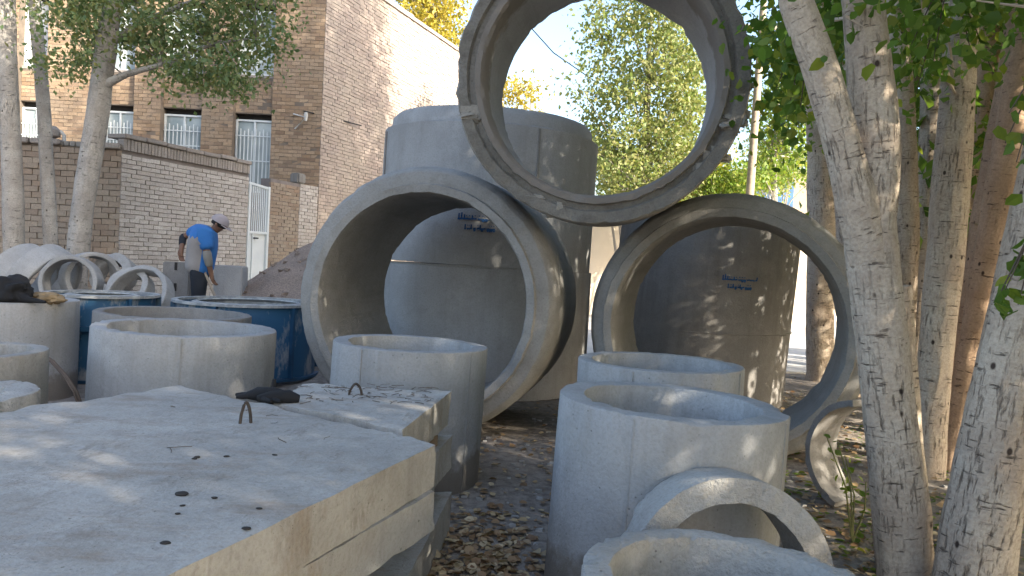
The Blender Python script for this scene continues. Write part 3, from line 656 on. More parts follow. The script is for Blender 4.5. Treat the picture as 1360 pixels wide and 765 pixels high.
slab([s2[0]+Vector((-.05, -.04, 0)), s2[1]+Vector((.03, -.02, 0)), q1+dr*.75+Vector((.10, 0, 0)), q0+dl_*.8], .205, .225, 'lowest concrete slab lying on the leaf strewn ground', seed=17.)
slab([q0-off*.05+dr*.9, q1+off*.0+dr*.82, q2, q3], .42, .17, 'third concrete slab down, near end of the slab stack', seed=21.)
def spacer(x, y, z, l, t, ang, label):
    o_ = MB().box((0, 0, 0), (l, .08, t)).build('timber_spacer', M['wood'], bevel=.006); o_.location = (x, y, z); o_.rotation_euler = (0, 0, ang); return tag(o_, label, 'timber', 'timber spacers in the slab stack')
sx = s2[1]+(s2[2]-s2[1])*.45; spacer(sx.x-.13, sx.y, .265, .3, .13, .2, 'short timber spacer on the lowest slab, nearer the leaf drift')
sx = s2[1]+(s2[2]-s2[1])*.1; spacer(sx.x-.2, sx.y-.06, .265, .3, .13, .1, 'short timber spacer on the lowest slab, nearer the tall ring')
sx = s2[1]+(s2[2]-s2[1])*.25; spacer(sx.x-.16, sx.y, .54, .3, .075, .15, 'flat timber spacer just under the littered slab')
spacer(q2.x+.25, q2.y+.5, .1, .5, .32, .5, 'timber block carrying the near end of the slab stack'); spacer(q3.x+.4, q3.y+.4, .1, .5, .32, .5, 'timber block carrying the far end of the slab stack')
spacer(pr_.x-.45, pr_.y-.35, .505-.08, .4, .02, .5, 'thin batten between the second and third slabs')
def loop(parent, p, h, w, ang):
    d = Vector((math.cos(ang), math.sin(ang), 0)); pts = [p+d*(w*(t-.5))*(1 if abs(t-.5) > .3 else .9)+Vector((0, 0, h*math.sin(math.pi*min(1, max(0, t)))**.55-.02)) for t in [k/10 for k in range(11)]]
    MB().tube(pts, .0065, 8).build('lifting_loop', M['rebar'], parent, 50)
loop(S1, ptz(326, 562, ZT), .105, .045, .5); loop(S2, ptz(472, 524, .745), .075, .07, .2)
# pebbles and crumbs on the slabs
def crumb(px, py, z, s_, mat, label):
    p = ptz(px, py, z); bm = bmesh.new(); bmesh.ops.create_icosphere(bm, subdivisions=2, radius=s_)
    for v in bm.verts: v.co *= 1+.5*nz(v.co.x+px, v.co.y, v.co.z, .7/s_); v.co.z *= .4; v.co.x *= 1.3
    me = bpy.data.meshes.new('stone_chip'); bm.to_mesh(me); bm.free(); tag(obj('stone_chip', smooth(me, 50), M[mat], None, (p.x, p.y, z+s_*.28)), label, 'stone chip', 'dark chips scattered on the slab')
for i, (a, b, s_) in enumerate(((240, 657, .015), (220, 722, .010), (262, 608, .009), (300, 607, .008), (328, 703, .009), (284, 662, .007), (242, 672, .006), (345, 676, .007), (365, 605, .007), (236, 683, .006), (258, 610, .008))): crumb(a, b, ZT, s_, 'dark_gap', 'small dark chip lying on the largest slab')
def twigs(n, poly, z, label, seed):
    mb = MB(); rd = random.Random(seed)
    for k in range(n):
        px, py = rd.uniform(*poly[0]), rd.uniform(*poly[1]); p = ptz(px, py, z); a = rd.uniform(0, 6.28); l = rd.uniform(.012, .09); b = p+Vector((math.cos(a)*l, math.sin(a)*l, 0)); mid = (p+b)/2+Vector((rd.uniform(-.015, .015), rd.uniform(-.015, .015), 0))
        r_ = rd.uniform(.0008, .0019); zz = Vector((0, 0, r_+.002)); mb.tube([p+zz, mid+zz*1.6, b+zz], r_, 5)
    return tag(mb.build('twig_litter', M['twig']), kind='stuff')
twigs(80, ((405, 575), (512, 536)), .745, '', 3); twigs(8, ((150, 500), (535, 600)), ZT, '', 4)
# black work gloves
def blob(name, pts, rad, mat, parent=None, seg=10): return MB().tube(pts, rad, seg).build(name, M[mat], parent, 60)
gp = ptz(363, 531, ZT)
gv = empty('work_gloves', gp, 'crumpled black work gloves lying on the littered slab', 'gloves')
V3 = Vector
blob('glove', [gp+V3((-.14, .0, .012)), gp+V3((-.08, .02, .02)), gp+V3((.0, .0, .022)), gp+V3((.08, .015, .015))], [.012, .035, .04, .02], 'black_cloth', gv)
blob('glove', [gp+V3((-.06, -.05, .012)), gp+V3((0, -.04, .018)), gp+V3((.08, -.015, .018)), gp+V3((.125, -.01, .014))], [.015, .032, .036, .018], 'black_cloth', gv)
for (a, b) in (((-.01, .02, .03), (-.005, .02, .095)), ((.0, -.05, .012), (.06, -.085, .01)), ((-.03, -.06, .012), (.02, -.095, .01)), ((-.13, .03, .012), (-.19, .035, .009)), ((-.12, .0, .012), (-.17, -.02, .009))):
    blob('finger', [gp+V3(a), (gp+V3(a)+gp+V3(b))/2, gp+V3(b)], [.014, .013, .008], 'black_cloth', gv)

# ------------------------------------------------------------------ bag, sack, hose on the left rings
bpos = pt(8, 388, 6.62)
def lumpy(name, c, r, sc, mat, parent=None, amp=.35, seed=0):
    bm = bmesh.new(); bmesh.ops.create_icosphere(bm, subdivisions=4, radius=1)
    for v in bm.verts:
        k = 1+amp*nz(v.co.x+seed, v.co.y, v.co.z, 1.6)+amp*.5*nz(v.co.x, v.co.y+seed, v.co.z, 4); v.co = Vector((v.co.x*sc[0], v.co.y*sc[1], v.co.z*sc[2]))*k*r
    me = bpy.data.meshes.new(name); bm.to_mesh(me); bm.free(); o_ = obj(name, smooth(me, 60), M[mat], None, c)
    if parent: adopt(o_, parent)
    return o_
rt5 = pt(16, 397, 7.0).z
bag = empty('plastic_bag', (bpos.x, bpos.y, rt5), 'black plastic bag slumped over the rim of the concrete ring', 'bag')
lumpy('bag_body', (bpos.x, bpos.y+.05, rt5+.09), .18, (1.05, .7, .72), 'black_cloth', bag, .4, 2)
blob('bag_neck', [V3((bpos.x+.1, bpos.y+.02, rt5+.06)), V3((bpos.x+.2, bpos.y, rt5+.03)), V3((bpos.x+.36, bpos.y-.02, rt5+.02))], [.05, .03, .012], 'black_cloth', bag)
sk = pt(58, 384, 6.75); tag(lumpy('jute_sack', (sk.x, 6.80, rt5+.035), .12, (1.3, .7, .45), 'sack', None, .45, 5), 'brown crumpled jute cloth lying on the ring beside the black bag', 'cloth')
for dx in (0, .028):
    h0 = pt(50, 466, 6.2)
    pts = [pt(48+dx*100, 466, 6.35), pt(68+dx*100, 480, 6.3), pt(86+dx*110, 500, 6.25), pt(98+dx*140, 520, 6.2), pt(108+dx*150, 548, 6.2), pt(114+dx*150, 590, 6.25)]
    pts[-1].z = g(pts[-1].x, pts[-1].y)+.01
    tag(MB().tube(pts, .012, 8).build('cable', M['hose'], None, 50, origin=pts[-1]), 'thin brown cable drooping in front of the ring with the bag', 'cable', 'pair of drooping cables')

# ------------------------------------------------------------------ heap of broken rings by the yard wall
def hring(px, top, Y, ro, wall, h, rot, label):
    c_ = pt(px, top, Y)-Vector((0, 0, ro*.97)); o_ = obj('concrete_ring', lathe('concrete_ring', ring_prof(ro, ro-wall, h), 64, .01, .004, px*1.3), M['concrete_far2'])
    o_.matrix_basis = Matrix.Translation(c_) @ Matrix.Rotation(R(rot[2]), 4, 'Z') @ Matrix.Rotation(R(rot[1]), 4, 'Y') @ Matrix.Rotation(R(rot[0]), 4, 'X') @ Matrix.Translation((0, 0, -h/2))
    return tag(o_, label, 'concrete ring', 'concrete rings heaped by the yard wall')
hring(30, 325, 9.7, .47, .07, .27, (0, 118, -10), 'outer one of two touching thick concrete rings tilted on the heap')
hring(60, 326, 9.6, .46, .07, .27, (0, 118, -10), 'thick tilted concrete ring leaning between its twin and a thin arch')
hring(96, 341, 9.3, .33, .055, .26, (84, 0, 12), 'arched ring with another arch behind it on the heap')
hring(122, 336, 9.75, .34, .06, .26, (86, 0, 48), 'arched ring between another arch and a broad pale one')
hring(152, 338, 9.9, .28, .12, .2, (66, 0, -4), 'broad pale ring standing upright on the heap near the yard wall corner')
hring(174, 357, 9.35, .26, .08, .2, (58, 22, -16), 'broad pale ring leaning inside a wider ring on the heap')
hring(186, 353, 9.2, .40, .06, .2, (60, 26, -22), 'wide ring sliding down the heap toward the grey panel')
hring(-10, 345, 9.9, .42, .07, .28, (0, 100, -40), 'pale concrete ring half hidden behind the black bag')
hpX = pt(110, 395, 9.7)
hv = []; N_ = 26
for i in range(N_+1):
    for j in range(N_+1):
        x = -2.0+4.0*i/N_; y = -1.1+2.2*j/N_; d = max(0, 1-math.hypot(x/2.0, y/1.1)); hv.append((x, y, -.15+.60*min(1, d*2.2)+.07*nz(x, y, 1, 3)*(d > 0)))
tag(obj('rubble_heap', smooth(pd('rubble_heap', hv, [(i*(N_+1)+j, (i+1)*(N_+1)+j, (i+1)*(N_+1)+j+1, i*(N_+1)+j+1) for i in range(N_) for j in range(N_)]), 60), M['sand'], None, (hpX.x, 9.9, .28)), 'low bed of rubble under the broken rings', 'rubble', kind='stuff')
# grey panel and pale block behind the labourer
def block(px0, px1, py0, Y, dep, ang, label, mat, slots=False):
    a = pt(px0, py0, Y); b = pt(px1, py0, Y); w = b.x-a.x; z0 = g(a.x, Y)-.02; h = (a.z+b.z)/2-z0; c_ = Vector(((a.x+b.x)/2, Y+dep/2, z0))
    e = empty('concrete_block', c_, label, 'concrete block'); o_ = MB().box((0, 0, h/2), (w, dep, h)).build('block_body', M[mat], None, None, .015); o_.location = c_; o_.rotation_euler = (0, 0, ang); adopt(o_, e)
    if slots:
        for zz in (h-.06, h-.36): q = MB().box((0, 0, 0), (.035, .02, .11)).build('slot', M['dark_gap']); q.location = (c_.x-.0, c_.y-dep/2-.002, z0+zz); adopt(q, e)
block(216, 252, 348, 10.9, .2, 0, 'grey upright concrete panel with two dark slots behind the labourer', 'concrete_dark', True)
block(283, 320, 353, 11.0, .35, .1, 'pale square concrete block between the labourer and the sand heap', 'concrete_far')
# sand heap
sp = Vector((-2.85, 12.3, .0)); hv = []; N_ = 60; RS = 3.0
for i in range(N_+1):
    for j in range(N_+1):
        x = RS*(2*i/N_-1); y = RS*(2*j/N_-1); d = math.hypot(x, y*1.05)/RS; hgt = 1.9*max(-.12, 1-d*1.10) if d > .12 else 1.9*(1-.066-(d*d)*4.6)
        hv.append((x, y, hgt+.12*nz(x, y, 2, 1.4)+.05*nz(x, y, 5, 5)+.03*nz(x, y, 9, 13)))
tag(obj('sand_heap', smooth(pd('sand_heap', hv, [(i*(N_+1)+j, (i+1)*(N_+1)+j, (i+1)*(N_+1)+j+1, i*(N_+1)+j+1) for i in range(N_) for j in range(N_)]), 60), M['sand'], None, sp), 'tall heap of reddish sand behind the big left pipe', 'sand heap', kind='stuff')

clod = MB(); rd = random.Random(77)
for k in range(420):
    a = rd.uniform(0, 6.28); d = rd.uniform(.1, 1.0)**.7; x, y = RS*d*math.cos(a), RS*d*math.sin(a)/1.05; hz = 1.9*max(-.12, 1-d*1.10)+.12*nz(x, y, 2, 1.4)+.05*nz(x, y, 5, 5); s_ = rd.uniform(.012, .05)*(.6+.7*d)
    if sp.z+hz < .1: continue
    clod.add([v+Vector((rd.uniform(-.35, .35)*s_, rd.uniform(-.35, .35)*s_, rd.uniform(-.3, .3)*s_)) for v in box_v((sp.x+x, sp.y+y, sp.z+hz+s_*.2), (s_*2, s_*1.6, s_*1.3))], BOXF)
tag(clod.build('loose_stones', M['sand'], sm=80), kind='stuff')
# ------------------------------------------------------------------ labourer
def skin(name, verts, edges, mat, root=0, sub=2):
    me = bpy.data.meshes.new(name+'_s'); me.from_pydata([v[:3] for v in verts], edges, []); o_ = bpy.data.objects.new(name+'_s', me); COL.objects.link(o_)
    o_.modifiers.new('skin', 'SKIN').use_smooth_shade = True
    for i, d in enumerate(me.skin_vertices[0].data): r_ = verts[i][3]; d.radius = r_ if isinstance(r_, tuple) else (r_, r_); d.use_root = i == root
    o_.modifiers.new('sub', 'SUBSURF').levels = sub; o_.modifiers['sub'].render_levels = sub
    dg = bpy.context.evaluated_depsgraph_get(); me2 = bpy.data.meshes.new_from_object(o_.evaluated_get(dg)); me2.name = name; bpy.data.objects.remove(o_)
    me2.materials.clear(); me2.polygons.foreach_set('use_smooth', np.ones(len(me2.polygons), dtype=bool))
    for q in (mat if isinstance(mat, list) else [mat]): me2.materials.append(M[q])
    return me2
PY = 10.2; pp = pt(258, 380, PY); base = Vector((pp.x, PY, g(pp.x, PY)))
zs_ = (pt(268, 284, PY).z-base.z)/1.68; print('person height (stooped)', 1.70*zs_)
per = empty('person', base, 'labourer in blue and grey shirt and pale cap stooping over a shovel', 'person')
pel = (0, 0, .93); 
Bv = [(0, 0, .93, .10), (.0, 0, 1.08, .10), (.01, 0, 1.25, .11), (.03, 0, 1.40, .11), (.10, 0, 1.46, .06), (.145, -.005, 1.495, .062), (.185, -.01, 1.55, (.085, .092)), (.20, -.01, 1.61, .07),
      (-.14, .10, 1.41, .06), (-.34, .10, 1.33, .045), (-.30, .0, 1.14, .034), (.06, -.17, 1.39, .062), (.15, -.20, 1.12, .046), (.20, -.12, .88, .034),
      (-.03, .10, .86, .07), (-.02, .12, .48, .055), (-.07, .12, .09, .045), (.06, .13, .05, .04), (.02, -.10, .86, .07), (.07, -.12, .48, .055), (.02, -.12, .09, .045), (.15, -.13, .05, .04)]
Be = [(0, 1), (1, 2), (2, 3), (3, 4), (4, 5), (5, 6), (6, 7), (3, 8), (8, 9), (9, 10), (3, 11), (11, 12), (12, 13), (0, 14), (14, 15), (15, 16), (16, 17), (0, 18), (18, 19), (19, 20), (20, 21)]
def hand(w, d, sp_, curl):
    w = Vector(Bv[w][:3]); d = Vector(d).normalized(); sp_ = Vector(sp_).normalized(); i0 = len(Bv); Bv.append((*(w+d*.06), .030)); return i0, w, d, sp_, Vector(curl)
for wi, d, sp_, cu in ((10, (.15, -.15, -1), (1, .2, 0), (.03, -.02, 0)), (13, (.3, .25, -1), (.3, 1, 0), (.02, .03, -.01))):
    i0, w, d, sp_, cu = hand(wi, d, sp_, cu); Be.append((wi, i0))
    for k in range(4):
        a = w+d*.10+sp_*(.018*(k-1.5)); b = a+d*(.035-.004*abs(k-1.2))+cu*.4; c_ = b+d*.022+cu
        n0 = len(Bv); Bv += [(*a, .010), (*b, .0095), (*c_, .008)]; Be += [(i0, n0), (n0, n0+1), (n0+1, n0+2)]
    a = w+d*.05-sp_*.04; b = a+d*.035-sp_*.01+cu; n0 = len(Bv); Bv += [(*a, .011), (*b, .009)]; Be += [(i0, n0), (n0, n0+1)]
S_ = lambda vs: [(v[0]*zs_, v[1]*zs_, v[2]*zs_, v[3] if not isinstance(v[3], tuple) else v[3]) for v in vs]
obj('body', skin('body', S_(Bv), Be, 'skin'), None, per, base)
Tv = [(-.02, 0, .80, .20), (-.02, 0, 1.0, .20), (-.01, 0, 1.2, .215), (.02, 0, 1.38, .205), (.085, 0, 1.48, .10), (-.14, .10, 1.44, .105), (-.31, .11, 1.36, .078), (.07, -.17, 1.40, .115), (.135, -.19, 1.18, .095)]
me = skin('shirt', S_(Tv), [(0, 1), (1, 2), (2, 3), (3, 4), (3, 5), (5, 6), (3, 7), (7, 8)], ['shirt_blue', 'shirt_grey'])
for p in me.polygons:
    c_ = p.center; p.material_index = 1 if c_.x < .03*zs_+.02 and c_.z < 1.36*zs_ and c_.y < .06 and c_.x > -.2 or (c_.z < 1.0*zs_ and c_.x < .06) else 0
obj('shirt', me, None, per, base)
obj('sleeve', skin('sleeve', S_([(.12, -.19, 1.21, .058), (.15, -.20, 1.12, .062), (.185, -.15, .96, .05)]), [(0, 1), (1, 2)], 'sleeve'), None, per, base)
obj('sleeve', skin('sleeve', S_([(-.30, .11, 1.36, .05), (-.345, .10, 1.32, .058), (-.31, .03, 1.18, .045)]), [(0, 1), (1, 2)], 'trouser'), None, per, base)
obj('trousers', skin('trousers', S_([(-.01, 0, .96, .17), (-.01, 0, .86, .185), (-.03, .10, .82, .112), (-.02, .12, .48, .09), (-.07, .12, .12, .075), (.02, -.10, .82, .112), (.07, -.12, .48, .09), (.02, -.12, .12, .075)]), [(0, 1), (1, 2), (2, 3), (3, 4), (1, 5), (5, 6), (6, 7)], 'trouser'), None, per, base)
for (x, y) in ((-.07, .12), (.02, -.12)): blob('shoe', [base+V3((x-.07, y, .05)), base+V3((x, y, .055)), base+V3((x+.1, y, .045)), base+V3((x+.18, y, .035))], [.04, .055, .048, .03], 'hair', per)
hd = base+V3((.125, -.01, 1.62))*zs_; hd = Vector((base.x+.19*zs_, base.y-.01, base.z+1.57*zs_))
def dome(name, c_, r_, zsc, z0, mat, sh=(1, 1)):
    bm = bmesh.new(); bmesh.ops.create_uvsphere(bm, u_segments=24, v_segments=14, radius=r_); bmesh.ops.delete(bm, geom=[v for v in bm.verts if v.co.z < z0*r_], context='VERTS')
    for v in bm.verts: v.co.z *= zsc; v.co.x *= sh[0]; v.co.y *= sh[1]
    bmesh.ops.solidify(bm, geom=bm.faces, thickness=.006); me_ = bpy.data.meshes.new(name); bm.to_mesh(me_); bm.free(); o_ = obj(name, smooth(me_, 50), M[mat], None, c_, (0, R(22), 0)); adopt(o_, per); return o_
dome('hair', hd+V3((-.008, 0, -.0)), .104, 1.0, -.35, 'hair', (1, .92)); dome('cap', hd+V3((0, 0, .025)), .118, .95, -.05, 'cap', (1.05, .95))
MB().add([V3((0, -.07, 0)), V3((.1, -.055, -.012)), V3((.125, 0, -.02)), V3((.1, .055, -.012)), V3((0, .07, 0)), V3((0, -.07, .008)), V3((.1, -.055, -.004)), V3((.125, 0, -.012)), V3((.1, .055, -.004)), V3((0, .07, .008))],
         [(4, 3, 2, 1, 0), (5, 6, 7, 8, 9)]+[(i, i+1, i+6, i+5) for i in range(4)]+[(4, 0, 5, 9)])
cp = MB().add([V3((.06, -.09, 0)), V3((.15, -.07, 0)), V3((.20, 0, 0)), V3((.15, .07, 0)), V3((.06, .09, 0)), V3((.06, -.09, .008)), V3((.15, -.07, .008)), V3((.20, 0, .008)), V3((.15, .07, .008)), V3((.06, .09, .008))], [(4, 3, 2, 1, 0), (5, 6, 7, 8, 9)]+[(i, i+1, i+6, i+5) for i in range(4)]+[(4, 0, 5, 9)]).build('cap_peak', M['cap'])
cp.location = hd+V3((.0, 0, .02)); cp.rotation_euler = (0, R(30), 0); adopt(cp, per)
for y in (-.035, .025): MB().tube([hd+V3((.088, y, -.01)), hd+V3((.098, y, -.014))], [.010, .006], 8).build('eye', M['hair'], per)
MB().tube([hd+V3((.085, -.01, -.01)), hd+V3((.112, -.01, -.045)), hd+V3((.09, -.01, -.05))], [.008, .016, .008], 8).build('nose', M['skin'], per, 50)
MB().tube([hd+V3((-.01, -.095, .01)), hd+V3((-.005, -.104, -.01)), hd+V3((.0, -.096, -.035))], [.012, .017, .010], 8).build('ear', M['skin'], per, 50)
per.rotation_euler = (0, R(5), 0)
# shovel held in his right hand
h0 = base+V3((.21, -.10, .84))*zs_; h0 = Vector((base.x+.215*zs_, base.y-.10, base.z+.80*zs_)); tip = h0+V3((.33, -.05, -.66)); topp = h0+V3((-.16, .02, .34))
sh_ = empty('shovel', tip, 'shovel with pale wooden handle held by the labourer', 'shovel')
MB().tube([topp, h0, tip], .017, 8).build('handle', M['pole_wood'], sh_, 50)
ax = (tip-h0).normalized(); sd = ax.cross(Vector((0, 0, 1))).normalized(); nn = sd.cross(ax)
bl_ = [tip+sd*w_*sg+ax*l_+nn*(.02*abs(w_)*6) for l_, w_ in ((-.05, .09), (.1, .12), (.2, .09), (.26, .01)) for sg in (-1, 1)]
MB().add(bl_+[v-nn*.006 for v in bl_], [(0, 1, 3, 2), (2, 3, 5, 4), (4, 5, 7, 6), (8, 10, 11, 9), (10, 12, 13, 11), (12, 14, 15, 13), (0, 2, 10, 8), (2, 4, 12, 10), (4, 6, 14, 12), (1, 9, 11, 3), (3, 11, 13, 5), (5, 13, 15, 7), (0, 8, 9, 1), (6, 7, 15, 14)]).build('blade', M['steel_worn'], sh_)

# ------------------------------------------------------------------ trees
def trunk_mesh(name, paths, seg=36, rough=.065, seed=0.):
    """each path: list of (Vector, radius); tube with bark relief, UV in metres"""
    V = []; Fc = []; UV = []
    for pi, path in enumerate(paths):
        P = []; 
        for i in range(len(path)-1):
            (a, ra), (b, rb_) = path[i], path[i+1]; pa = path[i-1][0] if i else a*2-b; pc = path[i+2][0] if i+2 < len(path) else b*2-a
            n_ = max(2, int((b-a).length/.055)); n_ = min(n_, 26)
            for k in range(n_):
                t = k/n_; q = .5*((2*a)+(-pa+b)*t+(2*pa-5*a+4*b-pc)*t*t+(-pa+3*a-3*b+pc)*t**3); P.append((q, ra+(rb_-ra)*t))
        P.append(path[-1]); n0 = len(V); L = 0; k = len(P); sg = seg if P[0][1] > .04 else 8
        for i, (p, r_) in enumerate(P):
            if i: L += (p-P[i-1][0]).length
            d = (P[min(i+1, k-1)][0]-P[max(i-1, 0)][0]).normalized(); x = d.cross(Vector((.1, 1, .05))).normalized(); y = d.cross(x)
            for j in range(sg+1):
                a = 2*math.pi*j/sg; ca, sa = math.cos(a), math.sin(a)
                q = r_*(1+rough*nz(ca*1.2+seed, sa*1.2+pi*3, L*1.6, 1.3)+rough*.5*nz(ca*3+seed, sa*3, L*5, 1.5)+rough*.45*nz(ca*9+seed, sa*9, L*4, 1.6)+.35*max(0, nz(ca*2.2+seed*2, sa*2.2, L*2.6, 1.2)-.42)); V.append(p+(x*ca+y*sa)*q); UV.append((a*r_+pi*1.7, L+seed))
        for i in range(k-1):
            for j in range(sg): Fc.append((n0+i*(sg+1)+j, n0+i*(sg+1)+j+1, n0+(i+1)*(sg+1)+j+1, n0+(i+1)*(sg+1)+j))
    me = np_mesh(name, [tuple(v) for v in V], Fc); uvl = me.uv_layers.new(name='UVMap'); li = np.zeros(len(me.loops), dtype=np.int32); me.loops.foreach_get('vertex_index', li)
    uvl.data.foreach_set('uv', np.array(UV, dtype=np.float32)[li].ravel()); return smooth(me, 80)
LEAF6 = np.array([(0, 0, 0), (.42, .30, .06), (.34, .72, .04), (0, 1.08, -.10), (-.34, .72, .04), (-.42, .30, .06)], dtype=np.float32)
LEAFF = [(0, 1, 2, 3), (0, 3, 4, 5)]
LEAF4 = np.array([(0, 0, 0), (.36, .5, .07), (0, 1.1, -.06), (-.36, .5, .07)], dtype=np.float32)
def leaves(name, C, size, mat, droop=.5, tmpl='4', seed=0):
    rg = np.random.default_rng(seed+1); C = np.asarray(C, dtype=np.float32); n = len(C); sz = (size*rg.uniform(.45, 1.35, n)).astype(np.float32)[:, None]
    d = rg.normal(size=(n, 3)); d[:, 2] -= droop*1.6; d /= np.linalg.norm(d, axis=1)[:, None]
    a = rg.normal(size=(n, 3)); x = np.cross(d, a); x /= np.linalg.norm(x, axis=1)[:, None]; z = np.cross(x, d)
    T = LEAF6 if tmpl == '6' else LEAF4; k = len(T)
    V = C[:, None, :]+sz[:, None, :]*(T[None, :, 0:1]*x[:, None, :]+T[None, :, 1:2]*d[:, None, :]+T[None, :, 2:3]*z[:, None, :])
    fc = np.array(LEAFF if tmpl == '6' else [(0, 1, 2), (0, 2, 3)]); Fc = (np.arange(n)[:, None, None]*k+fc[None]).reshape(-1, fc.shape[1])
    me = np_mesh(name, V.reshape(-1, 3), Fc); return me
def clumps(centers, per, spread, seed=0, flat=.8):
    rg = np.random.default_rng(seed+11); C = np.asarray([tuple(c) for c in centers], dtype=np.float32); n = len(C)
    k = rg.poisson(per, n); idx = np.repeat(np.arange(n), k); off = rg.normal(size=(len(idx), 3))*spread*rg.uniform(.6, 1.3, (n,))[idx][:, None]; off[:, 2] *= flat
    return C[idx]+off
def twig_mesh(anchors, centers, r_=.008):
    mb = MB()
    for c_ in centers:
        c_ = Vector(c_); a = min(anchors, key=lambda q: (q-c_).length+max(0, q.z-c_.z)*1.5); mid = (a+c_)/2+Vector((random.uniform(-.1, .1), random.uniform(-.1, .1), random.uniform(.0, .2)*(c_-a).length)); mb.tube([a, mid, c_], [r_*2.2, r_*1.4, r_*.6], 5, False)
    return mb
def tree(name, label, paths, mat, cents, per, spread, lsize, lmat, tmpl='4', seed=0, group=None, twig=.005, cat='tree', maxtw=60):
    base_ = paths[0][0][0]; e = empty(name, (base_.x, base_.y, g(base_.x, base_.y)), label, cat, group)
    obj('trunk', trunk_mesh('trunk', paths, seed=seed*3.7), M[mat], e)
    if len(cents):
        anch = [q[0] for p in paths for q in p[1:]]; tw = twig_mesh(anch, cents[:maxtw], twig)
        tw.build('branches', M[mat], e, 60); cr = obj('crown', leaves('crown', clumps(cents, per, spread, seed), lsize, M[lmat], .5, tmpl, seed), M[lmat], e); return e, cr
    return e, None
def ppath(lst, Y, dy=0.):
    """pixels with widths; the first point is dropped to the ground"""
    out = []
    for i, (px, py, w) in enumerate(lst): Yi = Y+dy*i; out.append((pt(px, py, Yi), w*Yi/F/2))
    b = out[0][0]; zg_ = g(b.x, b.y)
    d = (out[0][0]-out[1][0]); k = (b.z-(zg_-.12))/max(.05, -d.z) if d.z < 0 else 0
    if b.z > zg_: out.insert(0, (b+d*k, out[0][1]*1.45)); 
    return out
def ext(path, up_, lean=(0, 0), taper=.6):
    p, r_ = path[-1]; d = (path[-1][0]-path[-2][0]).normalized(); d = Vector((d.x*.5+lean[0], d.y*.5+lean[1], 1)).normalized()
    return path+[(p+d*up_*.5, r_*(.5+.5*taper)), (p+d*up_, r_*taper*.6)]
def crown_pts(n, c_, rad, seed, lo=0):
    rg = random.Random(seed); out = []
    while len(out) < n:
        v = Vector((rg.uniform(-1, 1), rg.uniform(-1, 1), rg.uniform(-1, 1)))
        if .25 < v.length < 1: out.append(Vector(c_)+Vector((v.x*rad[0], v.y*rad[1], v.z*rad[2])))
    return out
def px_pts(n, x, y, Y, seed):
    rg = random.Random(seed); return [pt(rg.uniform(*x), rg.uniform(*y), rg.uniform(*Y)) for _ in range(n)]
PG = 'poplars growing along the yard'
# right-hand poplars
t1 = ppath([(1206, 790, 76), (1196, 690, 70), (1182, 560, 66), (1168, 420, 64), (1158, 330, 66), (1156, 290, 62), (1163, 200, 60), (1156, 110, 58), (1148, 20, 52), (1142, -90, 44)], 3.45)
t1b = [(pt(1172, 440, 3.45), .085), (pt(1158, 350, 3.43), .09), (pt(1138, 270, 3.40), .086), (pt(1118, 190, 3.38), .08), (pt(1092, 100, 3.36), .077), (pt(1058, 5, 3.34), .07), (pt(1030, -90, 3.3), .06)]
t1c = [(pt(1212, 790, 3.7), .10), (pt(1205, 640, 3.75), .085), (pt(1196, 500, 3.8), .08), (pt(1190, 380, 3.8), .07)]
T1 = [ext(t1, 3.2, (.1, .1)), ext(t1b, 3.0, (-.25, .1)), t1c]
cen = px_pts(13, (1048, 1105), (5, 150), (4.6, 6.0), 1)+px_pts(6, (1080, 1150), (-40, 40), (3.3, 4.4), 2)+crown_pts(190, (1.9, 3.6, 6.4), (2.1, 2.1, 3.4), 3)
tree('poplar_tree', 'pale forked poplar beside the broken concrete shell', T1, 'bark_pale', cen, 62, .17, .062, 'leaf_green', '6', 1, PG)
T2 = ext(ppath([(1288, 800, 100), (1300, 710, 93), (1325, 570, 84), (1350, 440, 78), (1376, 310, 72), (1402, 180, 66), (1425, 50, 60)], 3.15), 4.0, (.05, .05))
cen = px_pts(5, (1240, 1360), (-60, 20), (2.9, 3.8), 6)+crown_pts(190, (2.9, 2.8, 6.6), (2.1, 2.1, 3.6), 7)
tree('poplar_tree', 'thick pale poplar leaning away from the forked one', [T2], 'bark_pale', cen, 46, .17, .06, 'leaf_green', '6', 2, PG)
T3 = ext(ppath([(1230, 640, 44), (1238, 520, 42), (1250, 400, 44), (1262, 260, 46), (1271, 130, 42), (1280, 0, 38)], 5.6), 4.5, (.0, .0))
cen = px_pts(9, (1190, 1330), (-10, 90), (4.8, 6.2), 8)+crown_pts(170, (3.2, 5.4, 7.2), (2.0, 2.0, 3.6), 9)
tree('poplar_tree', 'grey poplar with a rust coloured scar between the forked and the leaning one', [T3], 'bark_pale', cen, 62, .2, .065, 'leaf_green', '4', 3, PG)
